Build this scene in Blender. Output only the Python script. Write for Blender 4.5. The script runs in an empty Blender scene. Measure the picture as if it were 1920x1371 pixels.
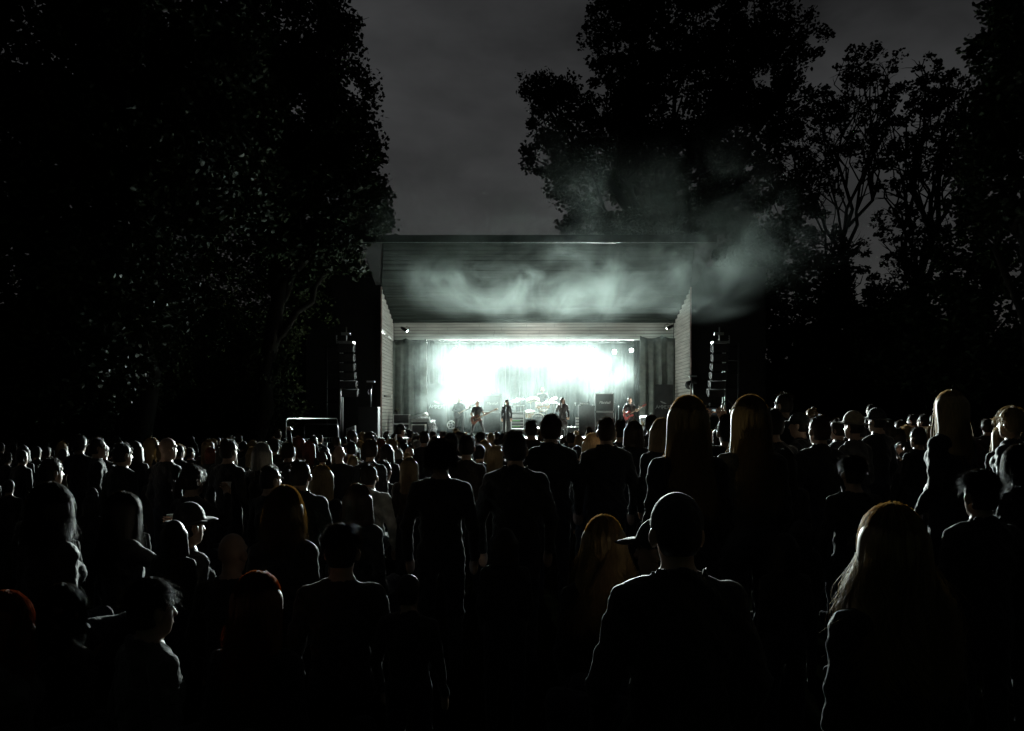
import bpy, bmesh, math, random
import numpy as np
from mathutils import Vector, Matrix, Euler
R = math.radians
rng = np.random.default_rng(7)
random.seed(7)
sc = bpy.context.scene
col = sc.collection

# ---------------------------------------------------------------- camera, sky, exposure
K = 1.42            # real depth per unit of the depth used in the layout tables
F = 1280.0          # focal length in pixels of the 1920 px wide photograph, per K
CZ = 2.15           # height of the lens above the ground before the stage
HY = 785.0          # horizon row
cd = bpy.data.cameras.new('camera')
cd.sensor_width = 36.0
cd.lens = 36.0 * F * K / 1920.0
cd.shift_y = (HY - 685.5) / 1920.0
cd.clip_start = 0.05
cd.clip_end = 2000
cam = bpy.data.objects.new('camera', cd)
col.objects.link(cam)
cam.location = (0, 0, CZ)
cam.rotation_euler = (R(90), 0, 0)
sc.camera = cam

w = bpy.data.worlds.new('World')
sc.world = w
w.use_nodes = True
nt = w.node_tree
for n in list(nt.nodes):
    nt.nodes.remove(n)
wo = nt.nodes.new('ShaderNodeOutputWorld')
bg = nt.nodes.new('ShaderNodeBackground')
sky = nt.nodes.new('ShaderNodeTexSky')
sky.sky_type = 'NISHITA'
sky.sun_disc = False
sky.sun_elevation = R(-4)
sky.sun_rotation = R(0)
sky.dust_density = 4.0
hs = nt.nodes.new('ShaderNodeHueSaturation')
hs.inputs['Saturation'].default_value = 0.10
tc = nt.nodes.new('ShaderNodeTexCoord')
mp = nt.nodes.new('ShaderNodeMapping')
mp.inputs['Scale'].default_value = (1.0, 1.0, 1.9)
cl = nt.nodes.new('ShaderNodeTexNoise')
cl.inputs['Scale'].default_value = 3.6
cl.inputs['Detail'].default_value = 7
cl.inputs['Roughness'].default_value = 0.55
cl.inputs['Distortion'].default_value = 0.15
cr = nt.nodes.new('ShaderNodeMapRange')
cr.inputs['From Min'].default_value = 0.30
cr.inputs['From Max'].default_value = 0.70
cr.inputs['To Min'].default_value = 0.38
cr.inputs['To Max'].default_value = 1.7
mx = nt.nodes.new('ShaderNodeVectorMath'); mx.operation = 'SCALE'
nt.links.new(sky.outputs[0], hs.inputs['Color'])
nt.links.new(tc.outputs['Generated'], mp.inputs['Vector'])
nt.links.new(mp.outputs[0], cl.inputs['Vector'])
nt.links.new(cl.outputs['Fac'], cr.inputs['Value'])
nt.links.new(hs.outputs[0], mx.inputs[0])
nt.links.new(cr.outputs[0], mx.inputs['Scale'])
nt.links.new(mx.outputs[0], bg.inputs['Color'])
SKY = 0.36
bg.inputs['Strength'].default_value = SKY
nt.links.new(bg.outputs[0], wo.inputs['Surface'])

vs = sc.view_settings
vs.view_transform = 'Standard'
vs.look = 'None'
vs.exposure = 0.0
vs.gamma = 1.0
vs.use_curve_mapping = False
cy = sc.cycles
cy.use_denoising = True
cy.denoiser = 'OPENIMAGEDENOISE'
cy.max_bounces = 5
cy.diffuse_bounces = 2
cy.glossy_bounces = 2
cy.transmission_bounces = 2
cy.volume_bounces = 1
cy.transparent_max_bounces = 8
cy.volume_step_rate = 1.0
cy.volume_max_steps = 256
cy.sample_clamp_indirect = 3.0
cy.sample_clamp_direct = 0.0
cy.caustics_reflective = False
cy.caustics_refractive = False
cy.use_light_tree = True

# ---------------------------------------------------------------- helpers
def P(px, py, D):
    return Vector(((px - 960) * D / F, D, CZ + (HY - py) * D / F))

def X(px, D):
    return (px - 960) * D / F

def Z(py, D):
    return CZ + (HY - py) * D / F

MATS = {}
def mat(name, color, rough=0.6, metal=0.0, spec=0.4, var=0.25, scale=8.0, bump=0.0, bscale=60.0,
        sheen=0.0, emis=None, estr=0.0, subsurf=0.0, stretch=(1, 1, 1)):
    if name in MATS:
        return MATS[name]
    m = bpy.data.materials.new(name)
    m.use_nodes = True
    t = m.node_tree
    b = t.nodes['Principled BSDF']
    b.inputs['Roughness'].default_value = rough
    b.inputs['Metallic'].default_value = metal
    b.inputs['Specular IOR Level'].default_value = spec
    if sheen:
        b.inputs['Sheen Weight'].default_value = sheen
        b.inputs['Sheen Roughness'].default_value = 0.4
    tcn = t.nodes.new('ShaderNodeTexCoord')
    mpn = t.nodes.new('ShaderNodeMapping')
    mpn.inputs['Scale'].default_value = stretch
    t.links.new(tcn.outputs['Object'], mpn.inputs['Vector'])
    nz = t.nodes.new('ShaderNodeTexNoise')
    nz.inputs['Scale'].default_value = scale
    nz.inputs['Detail'].default_value = 4
    t.links.new(mpn.outputs[0], nz.inputs['Vector'])
    mr = t.nodes.new('ShaderNodeMapRange')
    mr.inputs['From Min'].default_value = 0.3
    mr.inputs['From Max'].default_value = 0.7
    mr.inputs['To Min'].default_value = 1 - var
    mr.inputs['To Max'].default_value = 1 + var
    t.links.new(nz.outputs['Fac'], mr.inputs['Value'])
    sv = t.nodes.new('ShaderNodeVectorMath'); sv.operation = 'SCALE'
    sv.inputs[0].default_value = color[:3]
    t.links.new(mr.outputs[0], sv.inputs['Scale'])
    t.links.new(sv.outputs[0], b.inputs['Base Color'])
    if bump:
        n2 = t.nodes.new('ShaderNodeTexNoise')
        n2.inputs['Scale'].default_value = bscale
        n2.inputs['Detail'].default_value = 3
        t.links.new(mpn.outputs[0], n2.inputs['Vector'])
        bp = t.nodes.new('ShaderNodeBump')
        bp.inputs['Strength'].default_value = bump
        bp.inputs['Distance'].default_value = 0.02
        t.links.new(n2.outputs['Fac'], bp.inputs['Height'])
        t.links.new(bp.outputs[0], b.inputs['Normal'])
    if emis:
        b.inputs['Emission Color'].default_value = (*emis, 1)
        b.inputs['Emission Strength'].default_value = estr
    MATS[name] = m
    return m

def mesh_np(name, V, Q, mats, midx=None, smooth=False):
    """V (n,3), Q (k,3|4) -> mesh data"""
    V = np.asarray(V, np.float32); Q = np.asarray(Q, np.int32)
    me = bpy.data.meshes.new(name)
    k, c = Q.shape
    me.vertices.add(len(V))
    me.vertices.foreach_set('co', V.ravel())
    me.loops.add(k * c)
    me.loops.foreach_set('vertex_index', Q.ravel())
    me.polygons.add(k)
    me.polygons.foreach_set('loop_start', np.arange(0, k * c, c, dtype=np.int32))
    if midx is not None:
        me.polygons.foreach_set('material_index', np.asarray(midx, np.int32))
    me.polygons.foreach_set('use_smooth', np.full(k, smooth))
    for m in mats:
        me.materials.append(m)
    me.update(calc_edges=True)
    me.validate()
    return me

class MB:
    """collects shapes in one bmesh and links them as ONE object"""
    def __init__(self):
        self.bm = bmesh.new()
    def box(self, c, s, rot=None, bev=0.0):
        M = Matrix.Translation(Vector(c))
        if rot is not None:
            M = M @ (rot.to_4x4() if isinstance(rot, Matrix) else Euler(rot).to_matrix().to_4x4())
        M = M @ Matrix.Diagonal((*s, 1))
        r = bmesh.ops.create_cube(self.bm, size=1.0, matrix=M)
        if bev > 0:
            es = set()
            for v in r['verts']:
                for e in v.link_edges:
                    es.add(e)
            bmesh.ops.bevel(self.bm, geom=list(es), offset=bev, segments=1, affect='EDGES')
        return self
    def bb(self, x0, x1, y0, y1, z0, z1, bev=0.0):
        return self.box(((x0 + x1) / 2, (y0 + y1) / 2, (z0 + z1) / 2), (abs(x1 - x0), abs(y1 - y0), abs(z1 - z0)), None, bev)
    def tube(self, pts, rad, n=8, cap=True):
        pts = [Vector(p) for p in pts]
        rs = rad if hasattr(rad, '__len__') else [rad] * len(pts)
        rings = []
        up = None
        for i, p in enumerate(pts):
            a = pts[max(i - 1, 0)]; b = pts[min(i + 1, len(pts) - 1)]
            d = (b - a)
            if d.length < 1e-9:
                d = Vector((0, 0, 1))
            d.normalize()
            if up is None:
                up = Vector((0, 0, 1)) if abs(d.z) < 0.9 else Vector((1, 0, 0))
            u = d.cross(up)
            if u.length < 1e-6:
                u = d.cross(Vector((0, 1, 0)))
            u.normalize(); v = u.cross(d); up = v
            rings.append([self.bm.verts.new(p + (u * math.cos(2 * math.pi * k / n) + v * math.sin(2 * math.pi * k / n)) * rs[i]) for k in range(n)])
        for i in range(len(rings) - 1):
            for k in range(n):
                f = self.bm.faces.new((rings[i][k], rings[i][(k + 1) % n], rings[i + 1][(k + 1) % n], rings[i + 1][k]))
                f.smooth = True
        if cap:
            self.bm.faces.new(list(reversed(rings[0])))
            self.bm.faces.new(rings[-1])
        return self
    def lathe(self, prof, c=(0, 0, 0), axis=(0, 0, 1), n=20, cap=True):
        """prof list of (r, h) along axis from c"""
        ax = Vector(axis).normalized()
        q = Vector((0, 0, 1)).rotation_difference(ax)
        c = Vector(c)
        rings = []
        for r, h in prof:
            rings.append([self.bm.verts.new(c + q @ Vector((r * math.cos(2 * math.pi * k / n), r * math.sin(2 * math.pi * k / n), h))) for k in range(n)])
        for i in range(len(rings) - 1):
            for k in range(n):
                f = self.bm.faces.new((rings[i][k], rings[i][(k + 1) % n], rings[i + 1][(k + 1) % n], rings[i + 1][k]))
                f.smooth = True
        if cap:
            if prof[0][0] > 1e-4:
                self.bm.faces.new(list(reversed(rings[0])))
            if prof[-1][0] > 1e-4:
                self.bm.faces.new(rings[-1])
        return self
    def prism(self, pts2, c, ux, uy, th):
        """polygon of 2-d points in the plane (ux, uy) at c, extruded by th along ux x uy"""
        ux = Vector(ux); uy = Vector(uy); nn = ux.cross(uy).normalized(); c = Vector(c)
        a = [self.bm.verts.new(c + ux * p[0] + uy * p[1] + nn * (th / 2)) for p in pts2]
        b = [self.bm.verts.new(c + ux * p[0] + uy * p[1] - nn * (th / 2)) for p in pts2]
        n = len(pts2)
        self.bm.faces.new(a)
        self.bm.faces.new(list(reversed(b)))
        for k in range(n):
            self.bm.faces.new((a[k], b[k], b[(k + 1) % n], a[(k + 1) % n]))
        return self
    def build(self, name, m, parent=None, loc=None):
        bmesh.ops.recalc_face_normals(self.bm, faces=self.bm.faces[:])
        me = bpy.data.meshes.new(name)
        if loc is not None:
            bmesh.ops.translate(self.bm, verts=self.bm.verts[:], vec=-Vector(loc))
        self.bm.to_mesh(me)
        self.bm.free()
        me.materials.append(m)
        o = bpy.data.objects.new(name, me)
        col.objects.link(o)
        if loc is not None:
            o.location = loc
        if parent is not None:
            o.parent = parent
        return o

def tag(o, label, cat, group=None):
    o['label'] = label; o['category'] = cat
    if group:
        o['group'] = group
    return o

def thing(name, label, cat, loc=(0, 0, 0), rz=0.0, group=None, real=False):
    """an Empty at the base of a thing; loc in layout units (y is multiplied by K) unless real"""
    o = bpy.data.objects.new(name, None)
    col.objects.link(o)
    o.empty_display_size = 0.2
    o.location = loc if real else (loc[0], loc[1] * K, loc[2])
    o.rotation_euler = (0, 0, rz)
    return tag(o, label, cat, group)

def link(name, me, parent=None, loc=(0, 0, 0), rot=(0, 0, 0)):
    o = bpy.data.objects.new(name, me)
    col.objects.link(o)
    o.location = loc; o.rotation_euler = rot
    if parent is not None:
        o.parent = parent
    return o

def structure(o):
    o['kind'] = 'structure'
    return o

def copy_tree(o, parent=None):
    c = o.copy()
    col.objects.link(c)
    c.parent = parent
    for ch in list(o.children):
        copy_tree(ch, c)
    return c

def lettering(txt, size, parent, m, loc, rot, shear=0.0, spacing=1.0, name='lettering', thick=0.002):
    cu = bpy.data.curves.new('lettering_curve', 'FONT')
    cu.body = txt; cu.size = size; cu.align_x = 'CENTER'; cu.align_y = 'CENTER'
    cu.extrude = thick; cu.shear = shear; cu.space_character = spacing; cu.resolution_u = 2
    t = bpy.data.objects.new('tmp', cu)
    col.objects.link(t)
    bpy.context.view_layer.update()
    me = bpy.data.meshes.new_from_object(t.evaluated_get(bpy.context.evaluated_depsgraph_get()))
    bpy.data.objects.remove(t); bpy.data.curves.remove(cu)
    me.materials.clear(); me.materials.append(m)
    return link(name, me, parent, loc, rot)

# common materials
M_BLACK = mat('black_paint', (0.018, 0.019, 0.02), 0.55, var=0.3)
M_TOLEX = mat('black_vinyl', (0.02, 0.02, 0.021), 0.5, spec=0.5, bump=0.4, bscale=300)
M_GRILLE = mat('grille_cloth', (0.045, 0.045, 0.045), 0.85, bump=0.5, bscale=400)
M_STEEL = mat('galvanised_steel', (0.55, 0.56, 0.57), 0.35, 1.0, var=0.15)
M_ALU = mat('aluminium', (0.75, 0.76, 0.77), 0.3, 1.0, var=0.1)
M_CHROME = mat('chrome', (0.85, 0.85, 0.86), 0.12, 1.0, var=0.05)
M_WHITE = mat('white_print', (0.8, 0.8, 0.78), 0.6, var=0.08)
M_RUBBER = mat('black_rubber', (0.015, 0.015, 0.015), 0.7)
# ---------------------------------------------------------------- ground
def ground_z(D):
    return 0.35 * min(1.0, max(0.0, (13.0 - D) / 7.0)) + 0.12 * min(1.0, max(0.0, (4.0 - D) / 3.0))

def build_ground(bumps):
    """one sheet to the horizon: a gentle bank rising towards the camera, with turf seats where people sit"""
    xs = np.concatenate([[-900, -400, -150, -60, -30, -16], np.arange(-9, 9.01, 0.14), [16, 30, 60, 150, 400, 900]])
    ys = np.concatenate([[-900, -300, -80, -25, -8], np.arange(-1.0, 11.0, 0.14), np.arange(11.5, 30, 1.5), [34, 45, 70, 150, 400, 900]])
    GX, GY = np.meshgrid(xs, ys)
    GZ = 0.35 * np.clip((13 - GY) / 7, 0, 1) + 0.12 * np.clip((4 - GY) / 3, 0, 1)
    for (bx, by, bz) in bumps:
        d = np.hypot(GX - bx, (GY - by) * 1.0)
        k = np.clip((0.42 - d) / 0.22, 0, 1); k = k * k * (3 - 2 * k)
        GZ = np.maximum(GZ, GZ + (bz - GZ) * k)
    V = np.stack([GX, GY, GZ], -1).reshape(-1, 3)
    nx = len(xs)
    i, j = np.meshgrid(np.arange(nx - 1), np.arange(len(ys) - 1))
    b = (j * nx + i).ravel()
    Q = np.stack([b, b + 1, b + nx + 1, b + nx], 1)
    m = mat('trodden_grass', (0.008, 0.009, 0.005), 1.0, spec=0.0, var=0.5, scale=3, bump=0.3, bscale=25)
    structure(link('ground', mesh_np('ground', V * np.array((1, K, 1)), Q, [m], smooth=True)))
# ---------------------------------------------------------------- who stands where (pixel -> place; distance from head size)
# px, top row, head width px, body kind, hair, hair colour, clothing, body turn (deg, + = left), label
PEOPLE = [
 (1270, 925, 108, 'mcol', 'cap', 'black', 'CHAR', 4, 'man in close-fitting cap seen from behind, nearest of all right of the centre'),
 (1243, 970, 74, 'm', 'cap', 'black', 'GREEN', 62, 'person in peaked cap turned left, half hidden behind the nearest capped man'),
 (1132, 970, 66, 'f', 'longwide', 'blonde', 'BLACK', 0, 'woman with long fair hair spreading over her left shoulder, left of the nearest capped man'),
 (1674, 950, 118, 'f', 'longwide', 'blonde', 'CHAR', 8, 'woman with long tousled blonde hair glowing down her left side at lower right'),
 (281, 1088, 76, 'mcol', 'short', 'dark', 'GREY', -44, 'man with short hair and pale collar looking right at the lower left'),
 (12, 1112, 66, 'f', 'long', 'red', 'GREY', -80, 'red-haired woman in a knit top looking right at the left picture edge'),
 (117, 1098, 60, 'f', 'braid', 'dark', 'BLACK', -20, 'person with a thick dark braid at the lower left beside the red-haired woman'),
 (435, 995, 58, 'm', 'bald', 'dark', 'BLACK', -14, 'bald man with bright rim along his right temple at the lower left'),
 (482, 1076, 70, 'f', 'long', 'copper', 'BLACK', -10, 'person with copper hair in front of the bald man, only the crown lit'),
 (641, 985, 64, 'm', 'short', 'black', 'CHAR', 0, 'dark broad-shouldered man whose two shoulders alone are rim-lit, lower left of centre'),
 (533, 914, 52, 'f', 'bob', 'fair', 'CHAR', -8, 'woman with chin-length fair hair left of the broad-shouldered dark man'),
 (670, 908, 42, 'f', 'bob', 'brown', 'BLACK', -12, 'woman with brown bob just in front of the man in the pale hooded top'),
 (692, 870, 29, 'mhood', 'crop', 'dark', 'LIGHT', -4, 'man in a pale grey hooded top in the middle of the left crowd'),
 (720, 863, 25, 'm', 'crop', 'dark', 'CHAR', -18, 'short-haired man directly right of the man in the pale hooded top'),
 (767, 858, 29, 'f', 'long', 'fair', 'BROWN', 0, 'woman with shoulder-length fair hair left of the tall black silhouette'),
 (826, 826, 46, 'm', 'tousle', 'black', 'BLACK', 0, 'tall black silhouette with wide shoulders left of the centre'),
 (796, 808, 17, 'm', 'crop', 'dark', 'BLACK', 0, 'man standing a head above his neighbours before the mixing desk'),
 (875, 815, 31, 'f', 'short', 'dark', 'BROWN', 0, 'round-headed silhouette with lit bare shoulder below the bass player'),
 (966, 808, 45, 'mcol', 'short', 'dark', 'CHAR', 0, 'big man in a collared jacket in the centre below the woman singer'),
 (996, 787, 21, 'm', 'crop', 'black', 'BLACK', 0, 'round dark head just before the bass drum, left of the curly head'),
 (1033, 779, 33, 'mcol', 'curly', 'brown', 'BLACK', 0, 'tall curly-haired man before the drum kit'),
 (1137, 783, 33, 'mcol', 'crop', 'brown', 'BLACK', 0, 'man with smooth round head before the tall amplifier stack'),
 (1164, 788, 23, 'm', 'short', 'dark', 'CHAR', 0, 'dark head squeezed behind the man before the tall amplifier stack'),
 (1188, 789, 26, 'f', 'bob', 'brown', 'BLACK', 0, 'woman with short bob below the red guitar'),
 (1221, 779, 20, 'm', 'tousle', 'dark', 'CHAR', 0, 'dark-haired man farther off between the bob and the long blonde hair'),
 (1241, 785, 33, 'f', 'bob', 'fair', 'BLACK', 14, 'woman with tucked fair hair directly left of the long straight blonde hair'),
 (1111, 813, 32, 'f', 'bobwave', 'blonde', 'BLACK', 0, 'woman with fluffy light curls at both cheeks below the bass cabinet'),
 (1290, 745, 56, 'f', 'verylong', 'blonde', 'BLACK', 4, 'woman with very long straight blonde hair standing tall below the black banner'),
 (1407, 744, 52, 'f', 'verylong', 'fair', 'CHAR', 10, 'woman with long fair hair standing right of the raised camera'),
 (1366, 778, 38, 'photo', 'short', 'black', 'BLACK', 6, 'person holding a camera up with both hands between the two long-haired women'),
 (1470, 737, 26, 'm', 'crop', 'dark', 'CHAR', 34, 'tall man in profile looking left, right of the raised camera'),
 (1448, 766, 36, 'm', 'short', 'dark', 'CHAR', 20, 'man in jacket with bright sleeve right of the long fair hair'),
 (1500, 773, 27, 'm', 'cap', 'black', 'BLACK', 50, 'man in cap with bright peak, third head right of the raised camera'),
 (1537, 778, 36, 'mcol', 'crop', 'brown', 'BLACK', 14, 'large round head in the right crowd left of the brimmed hat'),
 (1522, 766, 16, 'f', 'bun', 'fair', 'BLACK', 10, 'person with hair bun farther off in the right crowd'),
 (1572, 786, 22, 'm', 'tousle', 'dark', 'CHAR', 40, 'bearded face in profile just left of the brimmed hat'),
 (1602, 774, 29, 'f', 'hat', 'fair', 'GREY', 26, 'woman in a pale brimmed hat in the right crowd'),
 (1645, 768, 25, 'm', 'hat', 'dark', 'CHAR', 24, 'man in a dark brimmed hat right of the pale hat'),
 (1634, 758, 13, 'm', 'short', 'dark', 'BLACK', 24, 'face in profile just above and behind the dark brimmed hat'),
 (1783, 733, 40, 'f', 'long', 'blonde', 'BLACK', 22, 'tall person with long blonde hair over the right crowd'),
 (1897, 764, 34, 'f', 'tousle', 'fair', 'BLACK', 30, 'fair-haired person near the right picture edge'),
 (1912, 836, 50, 'f', 'tail', 'dark', 'BLACK', 24, 'dark-haired person cut by the right picture edge'),
 (1840, 884, 66, 'mcol', 'short', 'black', 'BLACK', 10, 'nearly black man with one faintly lit shoulder at the right, above the blonde hair'),
 (1690, 788, 17, 'f', 'long', 'brown', 'BLACK', 26, 'leftmost of four small lit faces in the far right crowd'),
 (1712, 777, 15, 'm', 'short', 'dark', 'BLACK', 26, 'second of four small lit faces in the far right crowd'),
 (1732, 777, 16, 'm', 'crop', 'dark', 'RED', 26, 'third of four small lit faces in the far right crowd, in a dark red top'),
 (1754, 777, 16, 'f', 'bob', 'brown', 'RED', 26, 'rightmost of four small lit faces in the far right crowd'),
 (1722, 801, 25, 'phone', 'short', 'dark', 'BLACK', 16, 'person holding up a small lit phone in the right crowd'),
 (1665, 790, 22, 'm', 'short', 'dark', 'CHAR', 22, 'person with hand raised to the face right of the dark hat'),
 (1600, 856, 46, 'm', 'short', 'black', 'BLACK', 6, 'black back of a head below the pale brimmed hat'),
 (1468, 842, 44, 'f', 'bob', 'black', 'BLACK', 6, 'black back of a woman between the long fair hair and the brimmed hat'),
 (183, 821, 25, 'm', 'crop', 'dark', 'CHAR', -52, 'man in sharp profile looking right, first clear face at the left'),
 (229, 830, 32, 'mcol', 'crop', 'black', 'CHAR', -28, 'close-cropped man right of the sharp profile at left'),
 (313, 818, 31, 'm', 'bald', 'dark', 'BLACK', -30, 'bald man with lit brow standing at the left'),
 (284, 821, 22, 'f', 'long', 'fair', 'CHAR', -20, 'fair long hair just left of the bald man standing at the left'),
 (428, 823, 31, 'm', 'crop', 'brown', 'BLACK', -24, 'short-haired man with long lit neck in the left crowd'),
 (491, 830, 31, 'f', 'bobwave', 'grey', 'BLACK', -14, 'grey-haired woman in the left crowd below the barrier'),
 (360, 872, 34, 'cup', 'tousle', 'dark', 'BLACK', -30, 'person holding a pale cup to the mouth in the left crowd'),
 (230, 925, 48, 'cup', 'long', 'dark', 'CHAR', -40, 'dark-haired person raising a glass of beer at the left'),
 (352, 948, 50, 'f', 'hat', 'dark', 'GREY', -36, 'person in a brimmed hat and pale top at the left beside the raised glass'),
 (95, 858, 40, 'm', 'short', 'dark', 'GREY', -30, 'person in a grey top with lit collar far left'),
 (94, 908, 56, 'f', 'bob', 'dark', 'CHAR', -26, 'dark-haired person with lit sleeve at the far left, two rows back'),
 (506, 873, 32, 'm', 'crop', 'dark', 'CHAR', -36, 'man in profile looking right left of the broad green jacket'),
 (563, 862, 44, 'mcol', 'crop', 'brown', 'GREEN', -6, 'man in a broad dark green jacket in the left crowd'),
 (603, 873, 32, 'f', 'long', 'blonde', 'BLACK', -8, 'woman with sleek blonde hair right of the broad green jacket'),
 (735, 823, 20, 'f', 'ears', 'fair', 'BLACK', -4, 'person wearing a pointed cat-ear headband in the left crowd'),
 (750, 795, 14, 'm', 'cap', 'black', 'CHAR', -44, 'man in peaked cap in profile before the flight cases'),
 (660, 807, 16, 'm', 'crop', 'brown', 'CHAR', -40, 'man in profile before the pale metal panel box'),
 (694, 825, 27, 'f', 'curly', 'brown', 'BLACK', 0, 'person with big bushy curls in the left crowd'),
 (846, 813, 25, 'f', 'curly', 'black', 'BLACK', 0, 'bushy black hair below the guitarist in the smoke'),
 (908, 826, 21, 'f', 'long', 'blonde', 'BLACK', 0, 'small woman with blonde hair left of the big man in the centre'),
 (944, 812, 15, 'f', 'bob', 'dark', 'BLACK', 0, 'dark bob directly below the woman singer'),
 (1085, 816, 15, 'f', 'long', 'blonde', 'BLACK', 0, 'small blonde head between the curly man and the fluffy curls'),
 (1105, 801, 12, 'm', 'crop', 'brown', 'BLACK', 0, 'small pale-rimmed head alone before the bass cabinet'),
 (1070, 811, 15, 'm', 'short', 'dark', 'CHAR', 0, 'dark head right of the curly-haired man'),
]
# smaller neighbours, described from the landmarks above
MID = [
 (100, 838, 13, 'f', 'bob'), (113, 837, 14, 'm', 'crop'), (126, 841, 14, 'f', 'long'), (151, 842, 13, 'm', 'short'), (66, 846, 13, 'm', 'short'), (6, 849, 17, 'f', 'tousle'), (30, 852, 15, 'm', 'short'),
 (352, 832, 18, 'f', 'tousle'), (362, 838, 16, 'm', 'short'), (388, 824, 17, 'f', 'long'), (400, 822, 12, 'm', 'crop'), (448, 813, 13, 'm', 'short'), (456, 832, 16, 'f', 'tail'), (471, 826, 16, 'f', 'bob'), (480, 823, 13, 'm', 'crop'),
 (520, 806, 12, 'm', 'crop'), (521, 823, 18, 'fist', 'tousle'), (538, 819, 17, 'm', 'short'), (561, 818, 17, 'f', 'long'), (586, 827, 18, 'f', 'long'), (601, 814, 12, 'm', 'short'), (592, 824, 13, 'f', 'bob'),
 (629, 819, 14, 'm', 'crop'), (640, 827, 20, 'm', 'crop'), (617, 830, 13, 'f', 'bob'), (648, 854, 22, 'm', 'short'), (655, 849, 18, 'f', 'bun'), (664, 833, 17, 'm', 'crop'), (675, 826, 15, 'f', 'bob'), (681, 811, 13, 'm', 'short'),
 (701, 811, 15, 'f', 'long'), (712, 822, 15, 'f', 'bob'), (716, 834, 15, 'f', 'long'), (761, 811, 13, 'm', 'crop'), (766, 807, 11, 'f', 'bun'), (773, 819, 15, 'f', 'curly'), (764, 849, 19, 'f', 'bob'), (768, 840, 13, 'f', 'long'), (725, 818, 11, 'm', 'short'),
 (664, 863, 21, 'm', 'crop'), (814, 818, 13, 'm', 'short'), (832, 819, 12, 'f', 'bob'), (850, 803, 11, 'm', 'short'), (869, 810, 20, 'f', 'bob'), (858, 808, 13, 'm', 'crop'),
 (897, 811, 14, 'm', 'tousle'), (903, 819, 12, 'm', 'crop'), (918, 812, 13, 'm', 'short'), (923, 822, 14, 'f', 'bob'), (925, 831, 15, 'f', 'long'), (910, 818, 13, 'm', 'bald'), (930, 836, 24, 'f', 'long'), (890, 815, 12, 'm', 'short'),
 (1014, 808, 14, 'm', 'short'), (1060, 818, 13, 'f', 'bob'), (1098, 812, 14, 'm', 'crop'), (1120, 803, 12, 'm', 'short'), (1077, 822, 13, 'm', 'crop'), (1150, 806, 13, 'f', 'long'), (1205, 796, 12, 'm', 'crop'), (1211, 797, 15, 'm', 'short'), (1250, 800, 12, 'f', 'bob'),
 (1336, 806, 13, 'm', 'short'), (1352, 802, 14, 'f', 'long'), (1430, 800, 16, 'phone', 'crop'), (1441, 792, 14, 'f', 'bob'), (1462, 800, 26, 'f', 'long'), (1487, 800, 22, 'm', 'short'), (1555, 796, 15, 'm', 'short'), (1585, 800, 17, 'f', 'tail'), (1622, 796, 17, 'm', 'crop'),
 (1675, 803, 20, 'f', 'bob'), (1702, 798, 18, 'm', 'crop'), (1742, 800, 21, 'm', 'short'), (1765, 796, 18, 'm', 'short'), (1806, 800, 22, 'f', 'bob'), (1832, 790, 18, 'm', 'crop'), (1857, 786, 17, 'm', 'short'), (1872, 800, 24, 'f', 'long'), (1884, 782, 16, 'm', 'crop'),
 (258, 836, 17, 'm', 'short'), (205, 838, 15, 'f', 'bob'), (330, 840, 15, 'm', 'crop'), (410, 838, 18, 'f', 'bob'), (510, 838, 17, 'f', 'long'), (546, 836, 17, 'm', 'crop'), (572, 836, 16, 'f', 'bob'), (606, 846, 19, 'm', 'crop'), (632, 842, 18, 'f', 'long'), (742, 842, 20, 'm', 'crop'),
]
HW0 = 0.170
LIMP = {'sit': 1.30, 'gsit': 0.90, 'stand': 1.765}
def place(px, top, wpx):
    """pixel head -> (x, y, z root, scale, pose)"""
    D = F * HW0 / wpx
    x = (px - 960) * D / F
    z = CZ + (HY - top) * D / F
    g = ground_z(D)
    H = z - g
    if H > 1.43:
        s = min(max(H / 1.765, 0.86), 1.12)
        return x, D, z - 1.765 * s, s, 'stand'
    if H > 1.06:
        s = min(max(H / 1.30, 0.92), 1.06)
        return x, D, z - 1.30 * s, s, 'sit'
    s = min(max(H / 0.90, 0.95), 1.08)
    return x, D, z - 0.90 * s, s, 'gsit'
PLACED = [place(*r[:3]) for r in PEOPLE]
MIDP = [place(*r[:3]) for r in MID]
BUMPS = []
for x, D, z0, s, ps in PLACED + MIDP:
    if ps == 'sit':
        BUMPS.append((x, D - 0.02, z0 + 0.36 * s))
    elif ps == 'gsit':
        BUMPS.append((x, D, z0 - 0.0))
build_ground(BUMPS)
# ---------------------------------------------------------------- stage house
XC = 1.02                      # middle of the opening
HW = 6.57                      # half width of the opening
XL, XR = XC - HW, XC + HW
DF, DB, DE = 29.0, 32.0, 26.1  # wall fronts, fascia plane, roof edge
ZE, ZF1, ZF0 = 8.84, 6.65, 5.97  # roof edge, fascia top and bottom
FZ = 1.36                      # stage floor
SL = (ZE - ZF1) / (DB - DE)

def ceil_z(D):
    return ZF1 + SL * (DB - D)

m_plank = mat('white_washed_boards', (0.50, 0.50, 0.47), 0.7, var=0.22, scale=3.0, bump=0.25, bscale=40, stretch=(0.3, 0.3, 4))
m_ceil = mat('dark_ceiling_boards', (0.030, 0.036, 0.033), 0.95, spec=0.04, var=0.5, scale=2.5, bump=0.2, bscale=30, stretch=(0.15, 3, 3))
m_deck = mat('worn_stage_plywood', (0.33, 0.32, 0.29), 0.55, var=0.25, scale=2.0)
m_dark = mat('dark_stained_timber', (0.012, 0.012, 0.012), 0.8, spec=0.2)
m_edge = mat('pale_red_trim', (0.50, 0.36, 0.34), 0.6)
m_drip = mat('metal_drip_edge', (0.6, 0.62, 0.62), 0.35, 0.9)

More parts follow.
